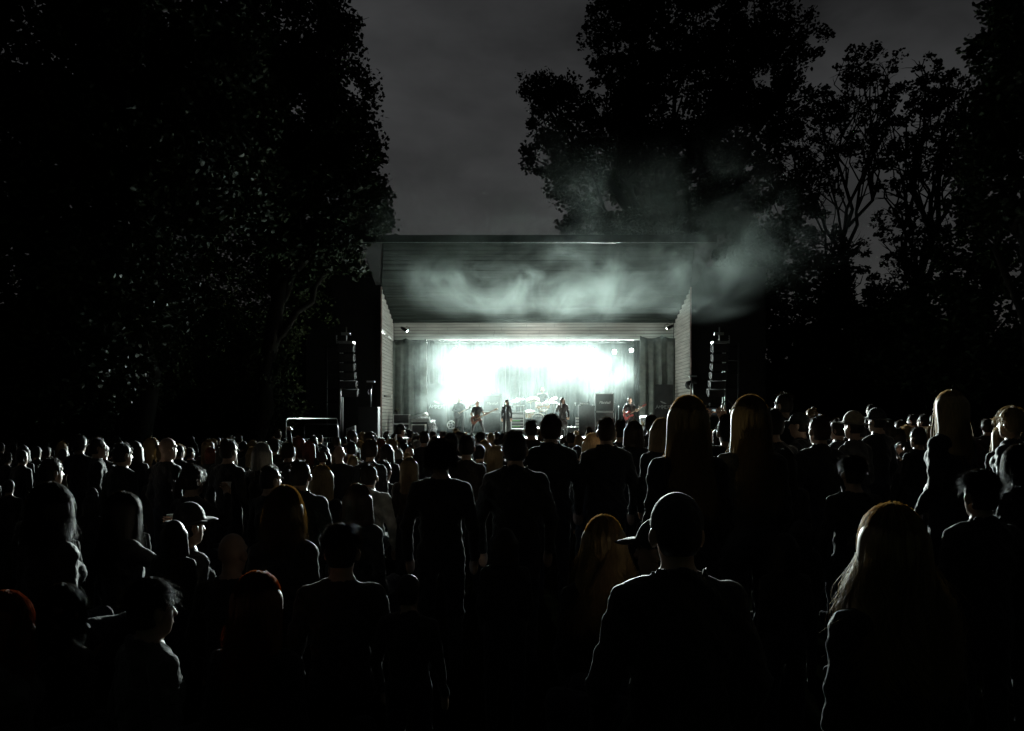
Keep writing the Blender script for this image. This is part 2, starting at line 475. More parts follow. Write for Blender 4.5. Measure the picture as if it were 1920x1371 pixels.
house = thing('stage_house', 'open-air timber stage house with boarded ceiling and pale plank walls', 'stage', (XC, DF, 0))
def hp(mb, name, m, parent=None):
    o = mb.build(name, m)
    o.parent = parent or house
    if parent is None:
        o.matrix_parent_inverse = Matrix.Translation((-XC, -DF, 0))
    return o
mb = MB()
mb.bb(XL - 0.4, XR + 0.4, 27.6, 38.6, 1.18, FZ)
hp(mb, 'stage_deck', m_deck)
mb = MB(); mb.bb(XL - 0.4, XR + 0.4, 27.66, 27.72, -0.2, 1.178)
hp(mb, 'deck_skirt', m_dark)
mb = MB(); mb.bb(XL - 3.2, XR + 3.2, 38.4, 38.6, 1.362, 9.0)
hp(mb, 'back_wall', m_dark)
# side walls: dark carcass carrying pale boards on the inner face
for s, x0 in ((-1, XL), (1, XR)):
    mb = MB()
    mb.prism([(DF + 0.02, FZ), (DB + 0.05, FZ), (DB + 0.05, ceil_z(DB + 0.05) + 0.1), (DF + 0.02, ceil_z(DF) + 0.1)],
             (x0 + s * 0.12, 0, 0), (0, 1, 0), (0, 0, 1), 0.2)
    wall = hp(mb, 'side_wall', m_dark)
    z = FZ + 0.005
    row = 0
    while z < ceil_z(DF) - 0.02:
        zz = min(z + 0.142, ceil_z(DF))
        # boards stop where the sloping ceiling cuts them
        dmax = DB - 0.01
        if zz > ZF1:
            dmax = min(dmax, DB - (zz - ZF1) / SL)
        cuts = [DF]
        d = DF + random.uniform(0.5, 1.6)
        while d < dmax - 0.3:
            cuts.append(d); d += random.uniform(0.9, 1.9)
        if dmax > DF + 0.05:
            cuts.append(dmax)
            for a, b in zip(cuts[:-1], cuts[1:]):
                t = 0.018 + random.uniform(0, 0.006)
                q = MB(); q.bb(x0 + s * 0.018, x0 + s * (0.018 - t), a + 0.004, b - 0.004, z + 0.006, zz - 0.004)
                o = q.build('plank', m_plank); o.parent = wall; o.matrix_parent_inverse = Matrix.Translation((0, 0, 0))
        z += 0.15
        row += 1
    # slim pale-red corner trim on the front edge
    mb = MB(); mb.bb(x0 - 0.03, x0 + 0.03, DF - 0.03, DF - 0.002, FZ, ceil_z(DF) - 0.02)
    hp(mb, 'corner_trim', m_edge)
    # dark wing wall beside the opening and inner side of the deep stage
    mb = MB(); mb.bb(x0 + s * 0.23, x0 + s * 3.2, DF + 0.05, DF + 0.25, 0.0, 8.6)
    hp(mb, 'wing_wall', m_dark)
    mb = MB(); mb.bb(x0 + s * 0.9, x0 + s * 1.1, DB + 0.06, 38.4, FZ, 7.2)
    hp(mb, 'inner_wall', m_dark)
# fascia: boards over the inner opening
mb = MB(); mb.bb(XL - 0.2, XR + 0.2, DB + 0.06, DB + 0.2, ZF0 - 0.12, ZF1 + 0.3)
fas = hp(mb, 'fascia', m_dark)
z = ZF0 - 0.13
while z < ZF1 - 0.02:
    zz = min(z + 0.142, ZF1 - 0.01)
    x = XL + 0.01
    while x < XR - 0.02:
        x2 = min(x + random.uniform(1.2, 3.0), XR - 0.01)
        if XR - x2 < 0.5:
            x2 = XR - 0.01
        q = MB(); q.bb(x + 0.004, x2 - 0.004, DB + 0.058 - 0.02 - random.uniform(0, 0.006), DB + 0.058, z + 0.006, zz - 0.004)
        o = q.build('plank', m_plank); o.parent = fas
        x = x2
    z += 0.15
mb = MB(); mb.bb(XL + 0.25, XR - 0.25, DB - 0.0, DB + 0.03, ZF1 - 0.045, ZF1 - 0.012)
hp(mb, 'fascia_batten', m_plank)
# sloping ceiling: each board a strip across the stage
mb = MB()
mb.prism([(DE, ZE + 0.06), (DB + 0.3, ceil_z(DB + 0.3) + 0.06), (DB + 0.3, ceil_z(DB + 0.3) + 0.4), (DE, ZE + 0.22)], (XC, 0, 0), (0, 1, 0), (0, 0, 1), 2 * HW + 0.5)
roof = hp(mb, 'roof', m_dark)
N = 44
ang = math.atan2(ZE - ZF1, DE - DB)
for i in range(N):
    d0 = DE + 0.02 + (DB - DE) * i / N
    d1 = DE + 0.02 + (DB - DE) * (i + 1) / N
    off = random.uniform(0, 0.014)
    q = MB()
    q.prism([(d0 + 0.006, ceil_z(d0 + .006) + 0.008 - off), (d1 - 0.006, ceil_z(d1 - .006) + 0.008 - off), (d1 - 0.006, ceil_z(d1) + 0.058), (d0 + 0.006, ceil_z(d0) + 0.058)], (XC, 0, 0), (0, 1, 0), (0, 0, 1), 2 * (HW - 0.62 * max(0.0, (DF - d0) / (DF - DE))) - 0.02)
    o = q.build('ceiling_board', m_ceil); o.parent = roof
mb = MB(); mb.bb(XL - 0.2, XR + 0.2, DE - 0.12, DE - 0.01, ZE + 0.02, ZE + 0.30)
hp(mb, 'roof_edge_beam', m_dark)
mb = MB(); mb.bb(XL - 0.15, XR + 0.15, DE - 0.15, DE - 0.122, ZE - 0.01, ZE + 0.02)
hp(mb, 'drip_edge', m_drip)
# deep-stage ceiling
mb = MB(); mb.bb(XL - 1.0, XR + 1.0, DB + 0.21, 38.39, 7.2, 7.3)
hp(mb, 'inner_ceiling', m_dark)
house.scale.y = K
for o in house.children:                    # parts keep their world place
    o.matrix_parent_inverse = Matrix.Translation((-XC, -DF, 0))

# black back drop behind the band
def drape(x0, x1, d, ztop, zbot, amp, per, sag, m, name, label, cat, group=None, lean=0.0):
    nx = max(24, int((x1 - x0) / 0.05)); nz = 14
    xs = np.linspace(x0, x1, nx); V = []
    for j in range(nz + 1):
        t = j / nz
        for i, x in enumerate(xs):
            u = (x - x0) / (x1 - x0)
            sg = 0.0
            if sag:
                ph = (x - x0) / sag[0]
                sg = sag[1] * (4 * (ph % 1.0) * (1 - ph % 1.0))
            zt = ztop - sg
            z = zt + (zbot - zt) * t
            y = d + amp * (0.25 + 0.75 * min(1, t * 2.5)) * (math.sin(2 * math.pi * x / per + 1.3 * math.sin(x * 2.1)) + 0.4 * math.sin(2 * math.pi * x / (per * 0.43) + 2))
            V.append((x + lean * t * (u if lean > 0 else 1 - u), y, z))
    Q = [(j * nx + i, j * nx + i + 1, (j + 1) * nx + i + 1, (j + 1) * nx + i) for j in range(nz) for i in range(nx - 1)]
    me = mesh_np(name, V, Q, [m], smooth=True)
    o = link(name, me)
    o.scale.y = K
    sol = o.modifiers.new('thickness', 'SOLIDIFY'); sol.thickness = 0.012
    return tag(o, label, cat, group)
m_back = mat('black_molton', (0.02, 0.022, 0.022), 0.95, sheen=0.2, bump=0.3, bscale=90)
m_curt = mat('grey_green_curtain', (0.115, 0.135, 0.125), 0.9, sheen=0.3, var=0.3, scale=4, bump=0.3, bscale=70)
drape(XL - 0.6, XR + 0.6, 38.0, 7.1, FZ + 0.01, 0.06, 0.7, None, m_back, 'backdrop', 'black cloth backdrop across the rear of the stage behind the drum kit', 'backdrop')
cr_ = drape(X(1200, 31.7), X(1291, 31.7), 31.75, Z(629, 31.7), FZ + 0.01, 0.045, 0.42, (1.02, 0.13), m_curt, 'stage_curtain', 'dark green-grey curtain hanging in swags at right of the stage behind the black banner', 'curtain', 'stage curtains')
cl_ = drape(X(719, 31.7), X(800, 31.7), 31.75, Z(634, 31.7), FZ + 0.01, 0.045, 0.42, (1.02, 0.13), m_curt, 'stage_curtain', 'dark curtain in smoke at left of the stage behind the mixing desk', 'curtain', 'stage curtains')
drape(X(1188, 33.5), X(1206, 33.5), 33.6, 7.0, FZ + 0.01, 0.05, 0.4, None, m_back, 'stage_curtain', 'narrow black leg curtain behind the guitarist with the red guitar', 'curtain', 'stage curtains')

# ---------------------------------------------------------------- stage lights
LCOL = (0.86, 1.0, 0.95)
m_lens = mat('lit_lens', (0.9, 0.95, 0.93), 0.2, emis=LCOL, estr=60)
m_cable = M_RUBBER

def aim_matrix(d):
    """rotation taking local -Z to direction d"""
    return Vector((0, 0, -1)).rotation_difference(Vector(d).normalized())

def stage_light(p, target, label, energy, size=R(100), blend=0.7, group=None, cat='stage light', r=0.12, hang=True, lens=True, color=LCOL, name='stage_light', soft=0.09):
    root = thing(name, label, cat, p, 0, group)
    d = (Vector(target) - Vector(p)) * Vector((1, K, 1)); d.normalize()
    q = aim_matrix(d)
    mb = MB(); mb.lathe([(r * 0.55, 0.34), (r * 0.85, 0.26), (r * 0.95, 0.02), (r * 1.08, 0.0), (r * 1.08, -0.03), (r * 0.9, -0.03), (r * 0.9, 0.005)], n=18)
    o = mb.build('housing', M_BLACK, root); o.rotation_mode = 'QUATERNION'; o.rotation_quaternion = q
    mb = MB(); mb.lathe([(r * 0.88, 0.008), (r * 0.6, -0.008), (0.001, -0.014)], n=18)
    o2 = mb.build('lens', m_lens if lens else M_CHROME, root); o2.rotation_mode = 'QUATERNION'; o2.rotation_quaternion = q
    sgn = 1 if hang else -1
    mb = MB(); mb.tube([(-r * 1.25, 0, 0), (-r * 1.25, 0, sgn * r * 1.9), (0, 0, sgn * r * 2.1), (r * 1.25, 0, sgn * r * 1.9), (r * 1.25, 0, 0)], 0.012, 6)
    mb.tube([(0, 0, sgn * r * 2.1), (0, 0, sgn * r * 2.8)], 0.018, 6)
    mb.build('yoke', M_BLACK, root)
    if energy:
        ld = bpy.data.lights.new('lamp_light', 'SPOT')
        ld.energy = energy; ld.color = color; ld.spot_size = size; ld.spot_blend = blend
        ld.shadow_soft_size = soft
        lo = bpy.data.objects.new('lamp_light', ld); col.objects.link(lo)
        lo.parent = root; lo.location = d * 0.09
        lo.rotation_mode = 'QUATERNION'; lo.rotation_quaternion = q
    return root

E_BACK = 37000
DL = 36.2
ZL = Z(657, DL)
mb = MB()
xa, xb = X(815, DL), X(1200, DL)
for dy, dz in ((-0.15, 0.42), (0.15, 0.42), (0, 0.68)):
    mb.tube([(xa, DL + dy, ZL + dz), (xb, DL + dy, ZL + dz)], 0.025, 8)
nb = 26
for i in range(nb):
    x0 = xa + (xb - xa) * i / nb; x1 = xa + (xb - xa) * (i + 1) / nb
    a, b = ((-0.15, 0.42), (0, 0.68)) if i % 2 else ((0, 0.68), (0.15, 0.42))
    mb.tube([(x0, DL + a[0], ZL + a[1]), (x1, DL + b[0], ZL + b[1])], 0.012, 6)
    mb.tube([(x0, DL - 0.15, ZL + 0.42), (x1, DL + 0.15, ZL + 0.42)], 0.012, 6)
for x in (xa + 0.6, xb - 0.6):
    mb.tube([(x, DL, ZL + 0.68), (x, DL, 7.2)], 0.01, 6)
tr_ = mb.build('lighting_truss', M_ALU); tr_.scale.y = K
tag(tr_, 'aluminium lattice truss carrying the white back lights over the drummer', 'truss')
lx = [853, 893, 934, 978, 1022, 1066, 1110, 1152, 1184]
ordn = ['leftmost', 'second from left', 'third from left', 'fourth from left', 'middle', 'fourth from right', 'third from right', 'second from right', 'rightmost']
for i, px in enumerate(lx):
    p = P(px, 657 + (i % 2) * 3, DL)
    stage_light(p, (p.x * 0.85 + 0.1, 20.0, 0.9), 'dazzling white back light on the rear truss, %s of the row' % ordn[i], E_BACK, size=R(52), blend=1.0, group='back lights in the smoke')
# unseen floor lights, added behind the amplifiers to light the high smoke
E_UP = 6500
for px, lab in ((922, 'unseen floor light added to light the smoke behind the left amplifier stack'),
                (1009, 'unseen floor light added to light the smoke behind the drum riser'),
                (1133, 'unseen floor light added to light the smoke behind the right amplifier stack')):
    p = Vector((X(px, 35.4), 35.4, FZ + 0.26))
    stage_light(p, (p.x * 1.0 + 0.6, 27.5, 8.8), lab, E_UP, size=R(58), blend=1.0, hang=False, cat='added floor light', name='added_floor_light', soft=0.3)
# small floods under the fascia
stage_light(P(763, 621, 31.6), (XC, 30.5, 2.4), 'small flood lamp hanging under the pale fascia at its left end', 0, r=0.085, cat='flood lamp', name='flood_lamp', group='fascia floods')
stage_light(P(1251, 616, 31.6), (XC, 31.0, 3.4), 'small flood lamp with bright lens hanging under the pale fascia at its right end', 0, r=0.085, cat='flood lamp', name='flood_lamp', group='fascia floods')
# ---------------------------------------------------------------- trees
m_bark = mat('dark_bark', (0.02, 0.018, 0.015), 0.95, spec=0.2, bump=0.6, bscale=12)
m_leaf = mat('dark_leaves', (0.022, 0.038, 0.014), 0.55, spec=0.25, var=0.5, scale=0.8)
m_leaf2 = mat('olive_leaves', (0.028, 0.044, 0.015), 0.6, spec=0.2, var=0.5, scale=0.8)

def leaf_mesh(centres, sizes, m, name='crown'):
    """one folded leaf (2 quads) at every centre"""
    n = len(centres)
    a = rng.normal(size=(n, 3)); a[:, 2] *= 0.6; a /= np.linalg.norm(a, axis=1, keepdims=True)
    b = rng.normal(size=(n, 3)); b -= (a * b).sum(1, keepdims=True) * a; b /= np.linalg.norm(b, axis=1, keepdims=True)
    c = np.cross(a, b)
    s = sizes[:, None]
    pts = [(-0.5, 0, 0), (-0.12, 0.38, 0.10), (0.28, 0.27, 0.07), (0.6, 0, 0), (0.28, -0.27, 0.07), (-0.12, -0.38, 0.10)]
    V = np.stack([centres + s * (p[0] * a + p[1] * b + p[2] * c) for p in pts], 1).reshape(-1, 3)
    base = (np.arange(n) * 6)[:, None]
    Q = np.concatenate([base + np.array([[0, 1, 2, 3]]), base + np.array([[0, 3, 4, 5]])], 0)
    return mesh_np(name, V, Q, [m])

def branch_path(a, b, n=5, wob=0.08, rise=0.15):
    a, b = Vector(a), Vector(b)
    L = (b - a).length
    pts = []
    for i in range(n + 1):
        t = i / n
        p = a.lerp(b, t)
        p += Vector((random.gauss(0, wob), random.gauss(0, wob), random.gauss(0, wob * 0.6))) * L * 0.35 * math.sin(math.pi * t)
        p.z -= rise * L * math.sin(math.pi * t) * 0.5
        pts.append(p)
    return pts

def tree(label, base, lobes, nleaf, leaf, m, name='tree', trunk_r=0.35, twigs=4, group='trees round the stage', clump=(0.5, 55), bare=False, shell=0.55, fork=0.45):
    """lobes: (px, py, rx px, ry px, D, depth radius m); base: (px, D) of the trunk foot"""
    bp = Vector((X(base[0], base[1]), base[1], -0.05))
    t = thing(name, label, 'tree', bp, 0, group)
    t.scale.y = K
    L = []
    for (px, py, rx, ry, D, dr) in lobes:
        c = P(px, py, D)
        L.append((np.array(c), np.array((rx * D / F, dr, ry * D / F))))
    cen = sum((l[0] for l in L)) / len(L)
    top = max(l[0][2] for l in L)
    f = Vector((bp.x * (1 - 0.5) + cen[0] * 0.5, bp.y * 0.6 + cen[1] * 0.4, fork * top))
    q = MB()
    tp = branch_path(bp, f, 6, 0.05, 0)
    q.tube(tp, [trunk_r * (1.25 if i == 0 else 1 - 0.06 * i) for i in range(7)], 10)
    q.build('trunk', m_bark, t).matrix_parent_inverse = Matrix.Translation(-bp)
    q = MB()
    for c, r in L:
        a = Vector(tp[random.choice((4, 5, 6, 6))])
        bpnts = branch_path(a, Vector(c), 6, 0.12, 0.10)
        r0 = trunk_r * random.uniform(0.42, 0.6)
        q.tube(bpnts, [r0 * (1 - 0.12 * i) for i in range(7)], 7)
        for k in range(twigs):
            v = rng.normal(size=3); v /= np.linalg.norm(v)
            e = c + v * r * random.uniform(0.7, 0.98)
            s = bpnts[random.choice((3, 4, 5, 6))]
            b2 = branch_path(s, Vector(e), 5, 0.2, 0.06)
            q.tube(b2, [r0 * 0.33 * (1 - 0.15 * i) + 0.008 for i in range(6)], 5)
            for j in range(3):
                s2 = b2[random.choice((2, 3, 4))]
                v = Vector(rng.normal(size=3)).normalized() * random.uniform(0.5, 1.4)
                v.z = abs(v.z) * 0.7
                b3 = branch_path(s2, s2 + v, 3, 0.2, 0.0)
                q.tube(b3, [r0 * 0.13 + 0.005, r0 * 0.1 + 0.004, r0 * 0.06 + 0.003, 0.004], 4)
    q.build('limbs', m_bark, t).matrix_parent_inverse = Matrix.Translation(-bp)
    vol = np.array([np.prod(l[1]) for l in L]); vol = vol ** 0.8; vol /= vol.sum()
    C = []
    for (c, r), fr in zip(L, vol):
        k = max(6, int(nleaf * fr / clump[1]))
        d = rng.normal(size=(k, 3)); d /= np.linalg.norm(d, axis=1, keepdims=True)
        u = rng.random(k) ** (1 / 3)
        u = np.where(rng.random(k) < shell, 0.72 + 0.3 * rng.random(k), u)
        cc = c + d * u[:, None] * r
        sz = rng.uniform(0.5, 1.25, k)
        o = rng.normal(size=(k, clump[1], 3)); o /= np.linalg.norm(o, axis=2, keepdims=True)
        o *= (rng.random((k, clump[1], 1)) ** 0.42) * (1.45 * clump[0] * sz)[:, None, None] * np.array([1, 1, 0.75])
        C.append((cc[:, None, :] + o).reshape(-1, 3))
    C = np.concatenate(C)
    C[:, 2] = np.maximum(C[:, 2], 0.05)
    me = leaf_mesh(C, rng.uniform(0.6, 1.35, len(C)) * leaf, m)
    o = link('crown', me, t); o.matrix_parent_inverse = Matrix.Translation(-bp)
    return t

# left side: edge tree against the sky and the dark mass behind and beside it
tree('tall broad tree whose ragged right edge stands against the sky left of the stage', (470, 27),
     [(560, 60, 85, 90, 26, 3.2), (640, 170, 62, 80, 26, 2.5), (655, 300, 62, 75, 26, 2.5), (690, 395, 45, 50, 26, 2.0), (560, 240, 100, 100, 27, 3.5), (600, 380, 110, 80, 27, 3.5),
      (480, 320, 110, 120, 28, 3.5), (640, 30, 30, 40, 26, 1.5), (500, 480, 150, 70, 28, 3), (640, 470, 70, 45, 27, 2)],
     64000, 0.165, m_leaf, trunk_r=0.4, clump=(0.40, 60))
tree('huge black tree filling the upper left corner', (250, 21),
     [(330, 60, 160, 150, 21, 3.5), (130, 80, 180, 180, 20, 3.5), (430, 170, 90, 120, 22, 2.5), (250, 260, 180, 130, 21, 3.5), (60, 300, 160, 150, 20, 3), (380, 330, 120, 110, 22, 3), (180, 430, 180, 100, 21, 3), (420, 30, 70, 90, 22, 2.0)],
     80000, 0.17, m_leaf, trunk_r=0.5, clump=(0.46, 70), shell=0.35)
tree('dark tree low at the far left, a few of its leaves lit by the stage', (60, 19),
     [(60, 520, 130, 110, 19, 2.6), (220, 560, 120, 100, 20, 2.6), (120, 680, 150, 100, 19, 2.4)], 24000, 0.15, m_leaf, trunk_r=0.28, clump=(0.4, 60), shell=0.4)
tree('bushy young tree with scattered lit leaves left of the barriers', (250, 24),
     [(250, 690, 90, 90, 24, 2.2), (330, 600, 90, 80, 25, 2.2), (180, 740, 80, 60, 23, 1.8), (400, 560, 90, 80, 26, 2)], 24000, 0.115, m_leaf2, trunk_r=0.2, clump=(0.36, 60), name='young_tree', group='bushy trees')
tree('leafy bush tree beside the crowd barrier with green lit leaves', (505, 28),
     [(500, 690, 55, 70, 28, 1.8), (450, 620, 80, 80, 29, 2.2), (560, 590, 70, 60, 29.5, 1.8), (520, 760, 50, 50, 28, 1.5), (420, 720, 70, 70, 29, 2)], 22000, 0.125, m_leaf2, trunk_r=0.18, clump=(0.36, 60), name='young_tree', group='bushy trees')
tree('tree reaching its green lit lower leaves towards the left stage roof corner', (610, 31),
     [(600, 540, 60, 60, 31, 2.2), (650, 590, 38, 45, 31, 1.2), (560, 470, 80, 60, 32, 2), (640, 480, 50, 45, 32, 1.5), (600, 650, 50, 60, 32.5, 1.5)], 12000, 0.17, m_leaf2, trunk_r=0.2, clump=(0.36, 50), name='young_tree', group='bushy trees')
# the big oak behind the stage at right
tree('great oak behind the right half of the stage, its crown against the night sky', (1215, 46),
     [(1010, 175, 40, 42, 44, 2.0), (1050, 215, 60, 55, 44, 2.6), (1035, 290, 52, 42, 44, 2.2), (1085, 335, 62, 50, 44, 2.6), (1150, 60, 55, 70, 45, 3), (1160, 190, 75, 65, 45, 3.5),
      (1280, 40, 110, 90, 46, 4), (1420, 30, 75, 70, 45, 3), (1500, 80, 42, 45, 45, 2), (1280, 180, 130, 90, 46, 4.5), (1400, 150, 90, 80, 46, 3.5), (1250, 320, 130, 75, 46, 4), (1380, 290, 100, 80, 46, 3.5),
      (1145, 275, 80, 60, 45, 3), (1470, 200, 55, 60, 46, 2.5), (1210, -20, 110, 60, 46, 3)],
     80000, 0.23, m_leaf, trunk_r=0.6, clump=(0.52, 60), twigs=5, name='oak_tree')
tree('small shrubby tree just over the stage roof below the oak', (1115, 42),
     [(1090, 415, 42, 26, 42, 1.6), (1180, 425, 60, 28, 43, 1.8), (1290, 410, 80, 45, 43, 2.2)], 8000, 0.22, m_leaf, trunk_r=0.22, clump=(0.45, 45), fork=0.6)
# open, twiggy trees at right
tree('slender tree with bare forked limbs showing the sky at right of the oak', (1600, 38),
     [(1545, 250, 55, 75, 38, 1.8), (1610, 125, 40, 45, 38, 1.4), (1570, 190, 55, 45, 38, 1.6), (1520, 360, 55, 60, 38, 1.6), (1660, 150, 22, 60, 38, 1.0), (1640, 260, 45, 50, 38, 1.5), (1490, 300, 40, 70, 38.5, 1.6), (1560, 470, 70, 45, 38, 1.6)],
     8500, 0.18, m_leaf, trunk_r=0.26, clump=(0.30, 34), twigs=12, shell=0.7, fork=0.50)
tree('twiggy tree with ragged top second from the right edge', (1722, 37),
     [(1735, 165, 60, 50, 37, 1.8), (1700, 220, 50, 60, 37, 1.6), (1780, 190, 40, 50, 37, 1.5), (1760, 290, 70, 55, 37, 1.8), (1690, 330, 45, 40, 37, 1.5), (1800, 260, 40, 60, 37, 1.5), (1700, 440, 55, 70, 37, 1.8), (1690, 540, 60, 60, 37, 1.8)],
     10000, 0.18, m_leaf, trunk_r=0.34, clump=(0.30, 34), twigs=11, shell=0.65, fork=0.5)
tree('black leafy tree cut by the right picture edge', (1960, 22),
     [(1895, 60, 50, 70, 22, 1.8), (1930, 180, 70, 90, 22, 2), (1870, 200, 45, 55, 22.5, 1.4), (1910, 330, 90, 100, 22, 2), (1850, 250, 50, 60, 23, 1.4), (1950, 20, 90, 100, 22, 2)],
     16000, 0.17, m_leaf, trunk_r=0.35, clump=(0.34, 50))
tree('dark bushy tree low behind the crowd at the right', (1850, 28),
     [(1840, 430, 80, 90, 28, 2.2), (1900, 560, 110, 130, 27, 2.5), (1780, 560, 80, 90, 29, 2.2), (1830, 690, 130, 90, 28, 2.4), (1690, 640, 90, 80, 30, 2.2)], 20000, 0.20, m_leaf, trunk_r=0.25, clump=(0.42, 50), shell=0.4, name='young_tree', group='bushy trees')
tree('dark undergrowth tree right of the stage wall, its leaves catching the smoke light', (1440, 36),
     [(1420, 500, 80, 75, 34, 2.4), (1500, 560, 90, 90, 35, 2.4), (1400, 600, 80, 90, 34, 2), (1560, 640, 110, 90, 35, 2.4), (1470, 690, 120, 80, 34, 2.2), (1380, 690, 60, 80, 34, 1.6), (1600, 560, 70, 60, 36, 2), (1440, 410, 80, 70, 37, 2.4)],
     26000, 0.22, m_leaf2, trunk_r=0.25, clump=(0.45, 50), shell=0.4, name='young_tree', group='bushy trees')
# far woodland closing the horizon, plus an added wood behind the camera
def woodland(x0, x1, D0, D1, zmax, n, label):
    C = np.stack([rng.uniform(x0, x1, n), rng.uniform(D0, D1, n), np.zeros(n)], 1)
    hgt = zmax * (0.75 + 0.25 * np.sin(C[:, 0] * 0.35 + 1) * np.cos(C[:, 0] * 0.13))
    C[:, 2] = hgt * rng.random(n) ** 0.8
    o = link('woodland', leaf_mesh(C, rng.uniform(0.6, 1.3, n) * 0.75, m_leaf))
    o.scale.y = K
    o['kind'] = 'stuff'; o['label'] = label; o['category'] = 'woodland'
woodland(-45, -6.5, 40, 50, 13.0, 16000, 'black mass of woodland far left of the stage')
woodland(-40, 40, -26, -7, 19.0, 9000, 'unseen wood added behind the camera to block sky light')  # added out of view to keep sky light off the spectators' backs
woodland(9.5, 52, 48, 58, 11.0, 16000, 'black mass of woodland beyond the trees right of the stage')
# ---------------------------------------------------------------- stage gear
def cab(px0, px1, py0, py1, D, label, cat='speaker cabinet', depth=0.38, text=None, slant=False, name='speaker_cabinet', group=None, grille=M_GRILLE, pipe=M_WHITE):
    x0, x1, z0, z1 = X(px0, D), X(px1, D), Z(py1, D), Z(py0, D)
    c = ((x0 + x1) / 2, D, z0)
    root = thing(name, label, cat, c, 0, group)
    w_, h_ = x1 - x0, z1 - z0
    mb = MB(); mb.bb(-w_ / 2, w_ / 2, 0.02, depth, 0, h_, 0.012)
    mb.build('cabinet_box', M_TOLEX, root)
    mb = MB(); mb.bb(-w_ / 2 + 0.035, w_ / 2 - 0.035, 0.0, 0.03, 0.035, h_ - 0.035, 0.006)
    g = mb.build('grille', grille, root)
    mb = MB()
    for a, b in (((-1, 0.018), (1, 0.018)), ((-1, h_ - 0.018), (1, h_ - 0.018))):
        mb.bb(-w_ / 2 + 0.012, w_ / 2 - 0.012, 0.008, 0.022, a[1] - 0.007, a[1] + 0.007)
    for s in (-1, 1):
        mb.bb(s * (w_ / 2 - 0.018) - 0.007, s * (w_ / 2 - 0.018) + 0.007, 0.009, 0.021, 0.026, h_ - 0.026)
    mb.build('piping', pipe, root)
    for sx in (-1, 1):
        for zz in (0.0, h_):
            q = MB(); q.box((sx * (w_ / 2 - 0.02), 0.03, zz + (0.02 if zz == 0 else -0.02)), (0.05, 0.05, 0.05), None, 0.012)
            q.build('corner', M_RUBBER, root)
    if text:
        lettering(text, 0.17, g, M_WHITE, (0, -0.004, h_ * 0.5), (R(90), 0, 0), shear=0.35, spacing=0.92)
    return root, c, w_, h_

# left amplifier stack behind the bass player
cab(905, 940, 740, 773, 32.6, 'upper of two large amplifier cabinets behind the bass player, grey with smoke', text='Marshall', group='amplifier cabinets')
cab(905, 940, 773.3, 812, 32.6, 'lower of two large amplifier cabinets behind the bass player', group='amplifier cabinets')
p = P(923, 740, 32.75)
root = thing('bottle', 'dark tall bottle standing on the left amplifier stack', 'bottle', p)
mb = MB(); mb.lathe([(0.03, 0), (0.036, 0.01), (0.036, 0.17), (0.014, 0.235), (0.013, 0.29)], n=14); mb.build('bottle_body', mat('brown_glass', (0.05, 0.045, 0.04), 0.2), root)
mb = MB(); mb.lathe([(0.017, 0.29), (0.017, 0.315), (0.001, 0.317)], n=12); mb.build('cap', M_BLACK, root)
# right stack
cab(1116, 1151, 738, 772, 31.6, 'upper amplifier cabinet of the tall stack, white script logo on its grille', text='Marshall', group='amplifier cabinets')
cab(1116, 1151, 772.4, 818, 31.6, 'lower amplifier cabinet of the tall stack beside the guitarist with red guitar', group='amplifier cabinets')
root, c, w_, h_ = cab(1084.5, 1115.3, 760, 818, 31.4, 'tall bass cabinet with silver corners beside the logo amplifier stack', group='amplifier cabinets', pipe=M_BLACK)
for s in (-1, 1):
    q = MB(); q.box((s * (w_ / 2 - 0.05), 0.06, h_ + 0.004), (0.13, 0.14, 0.03), None, 0.008); q.build('metal_corner', M_ALU, root)
am = thing('amplifier_head', 'small amplifier head with silver front on top of the tall bass cabinet', 'amplifier', (c[0] - 0.06, c[1] + 0.05, c[2] + h_ + 0.02))
MB().bb(-0.23, 0.23, 0, 0.25, 0, 0.10, 0.008).build('case', M_BLACK, am)
MB().bb(-0.20, 0.14, -0.012, 0.0, 0.02, 0.08).build('front_panel', M_ALU, am)
for k in range(4):
    q = MB(); q.lathe([(0.014, 0), (0.012, 0.018), (0.001, 0.019)], (-0.16 + 0.08 * k, -0.012, 0.05), (0, -1, 0), 10); q.build('knob', M_BLACK, am)
q = MB(); q.lathe([(0.05, 0), (0.055, 0.02), (0.05, 0.09), (0.001, 0.10)], (0.16, 0.1, 0.1), n=14); q.build('handle', M_BLACK, am)

# equipment rack with lit displays
D = 31.3
x0, x1 = X(959, D), X(982, D)
rk = thing('equipment_rack', 'open equipment rack with silver rails and green lit displays left of the drum kit', 'rack', ((x0 + x1) / 2, D, FZ + 0.32))
hw = (x1 - x0) / 2
H = Z(761, D) - FZ - 0.32
for sx in (-1, 1):
    for yy in (0.02, 0.42):
        MB().bb(sx * hw - 0.014, sx * hw + 0.014, yy - 0.014, yy + 0.014, 0, H).build('upright', M_ALU, rk)
m_led = mat('green_led', (0.02, 0.1, 0.02), 0.4, emis=(0.25, 0.9, 0.2), estr=0.35)
zz = 0.03
for k, hh in enumerate((0.13, 0.13, 0.15, 0.10, 0.13, 0.12)):
    if zz + hh > H:
        break
    u = MB().bb(-hw + 0.016, hw - 0.016, 0.0, 0.4, zz, zz + hh - 0.025, 0.004).build('rack_unit', M_BLACK if k != 4 else M_ALU, rk)
    MB().bb(-hw - 0.0, hw, -0.012, -0.002, zz + hh - 0.026, zz + hh - 0.008).build('rail', M_ALU, rk)
    if k in (0, 2):
        MB().bb(-hw + 0.05, hw * 0.4, -0.004, -0.001, zz + hh * 0.45, zz + hh * 0.62).build('display', m_led, u)
    zz += hh
MB().bb(-hw - 0.03, hw + 0.03, -0.02, 0.44, H, H + 0.03).build('top_plate', M_ALU, rk)

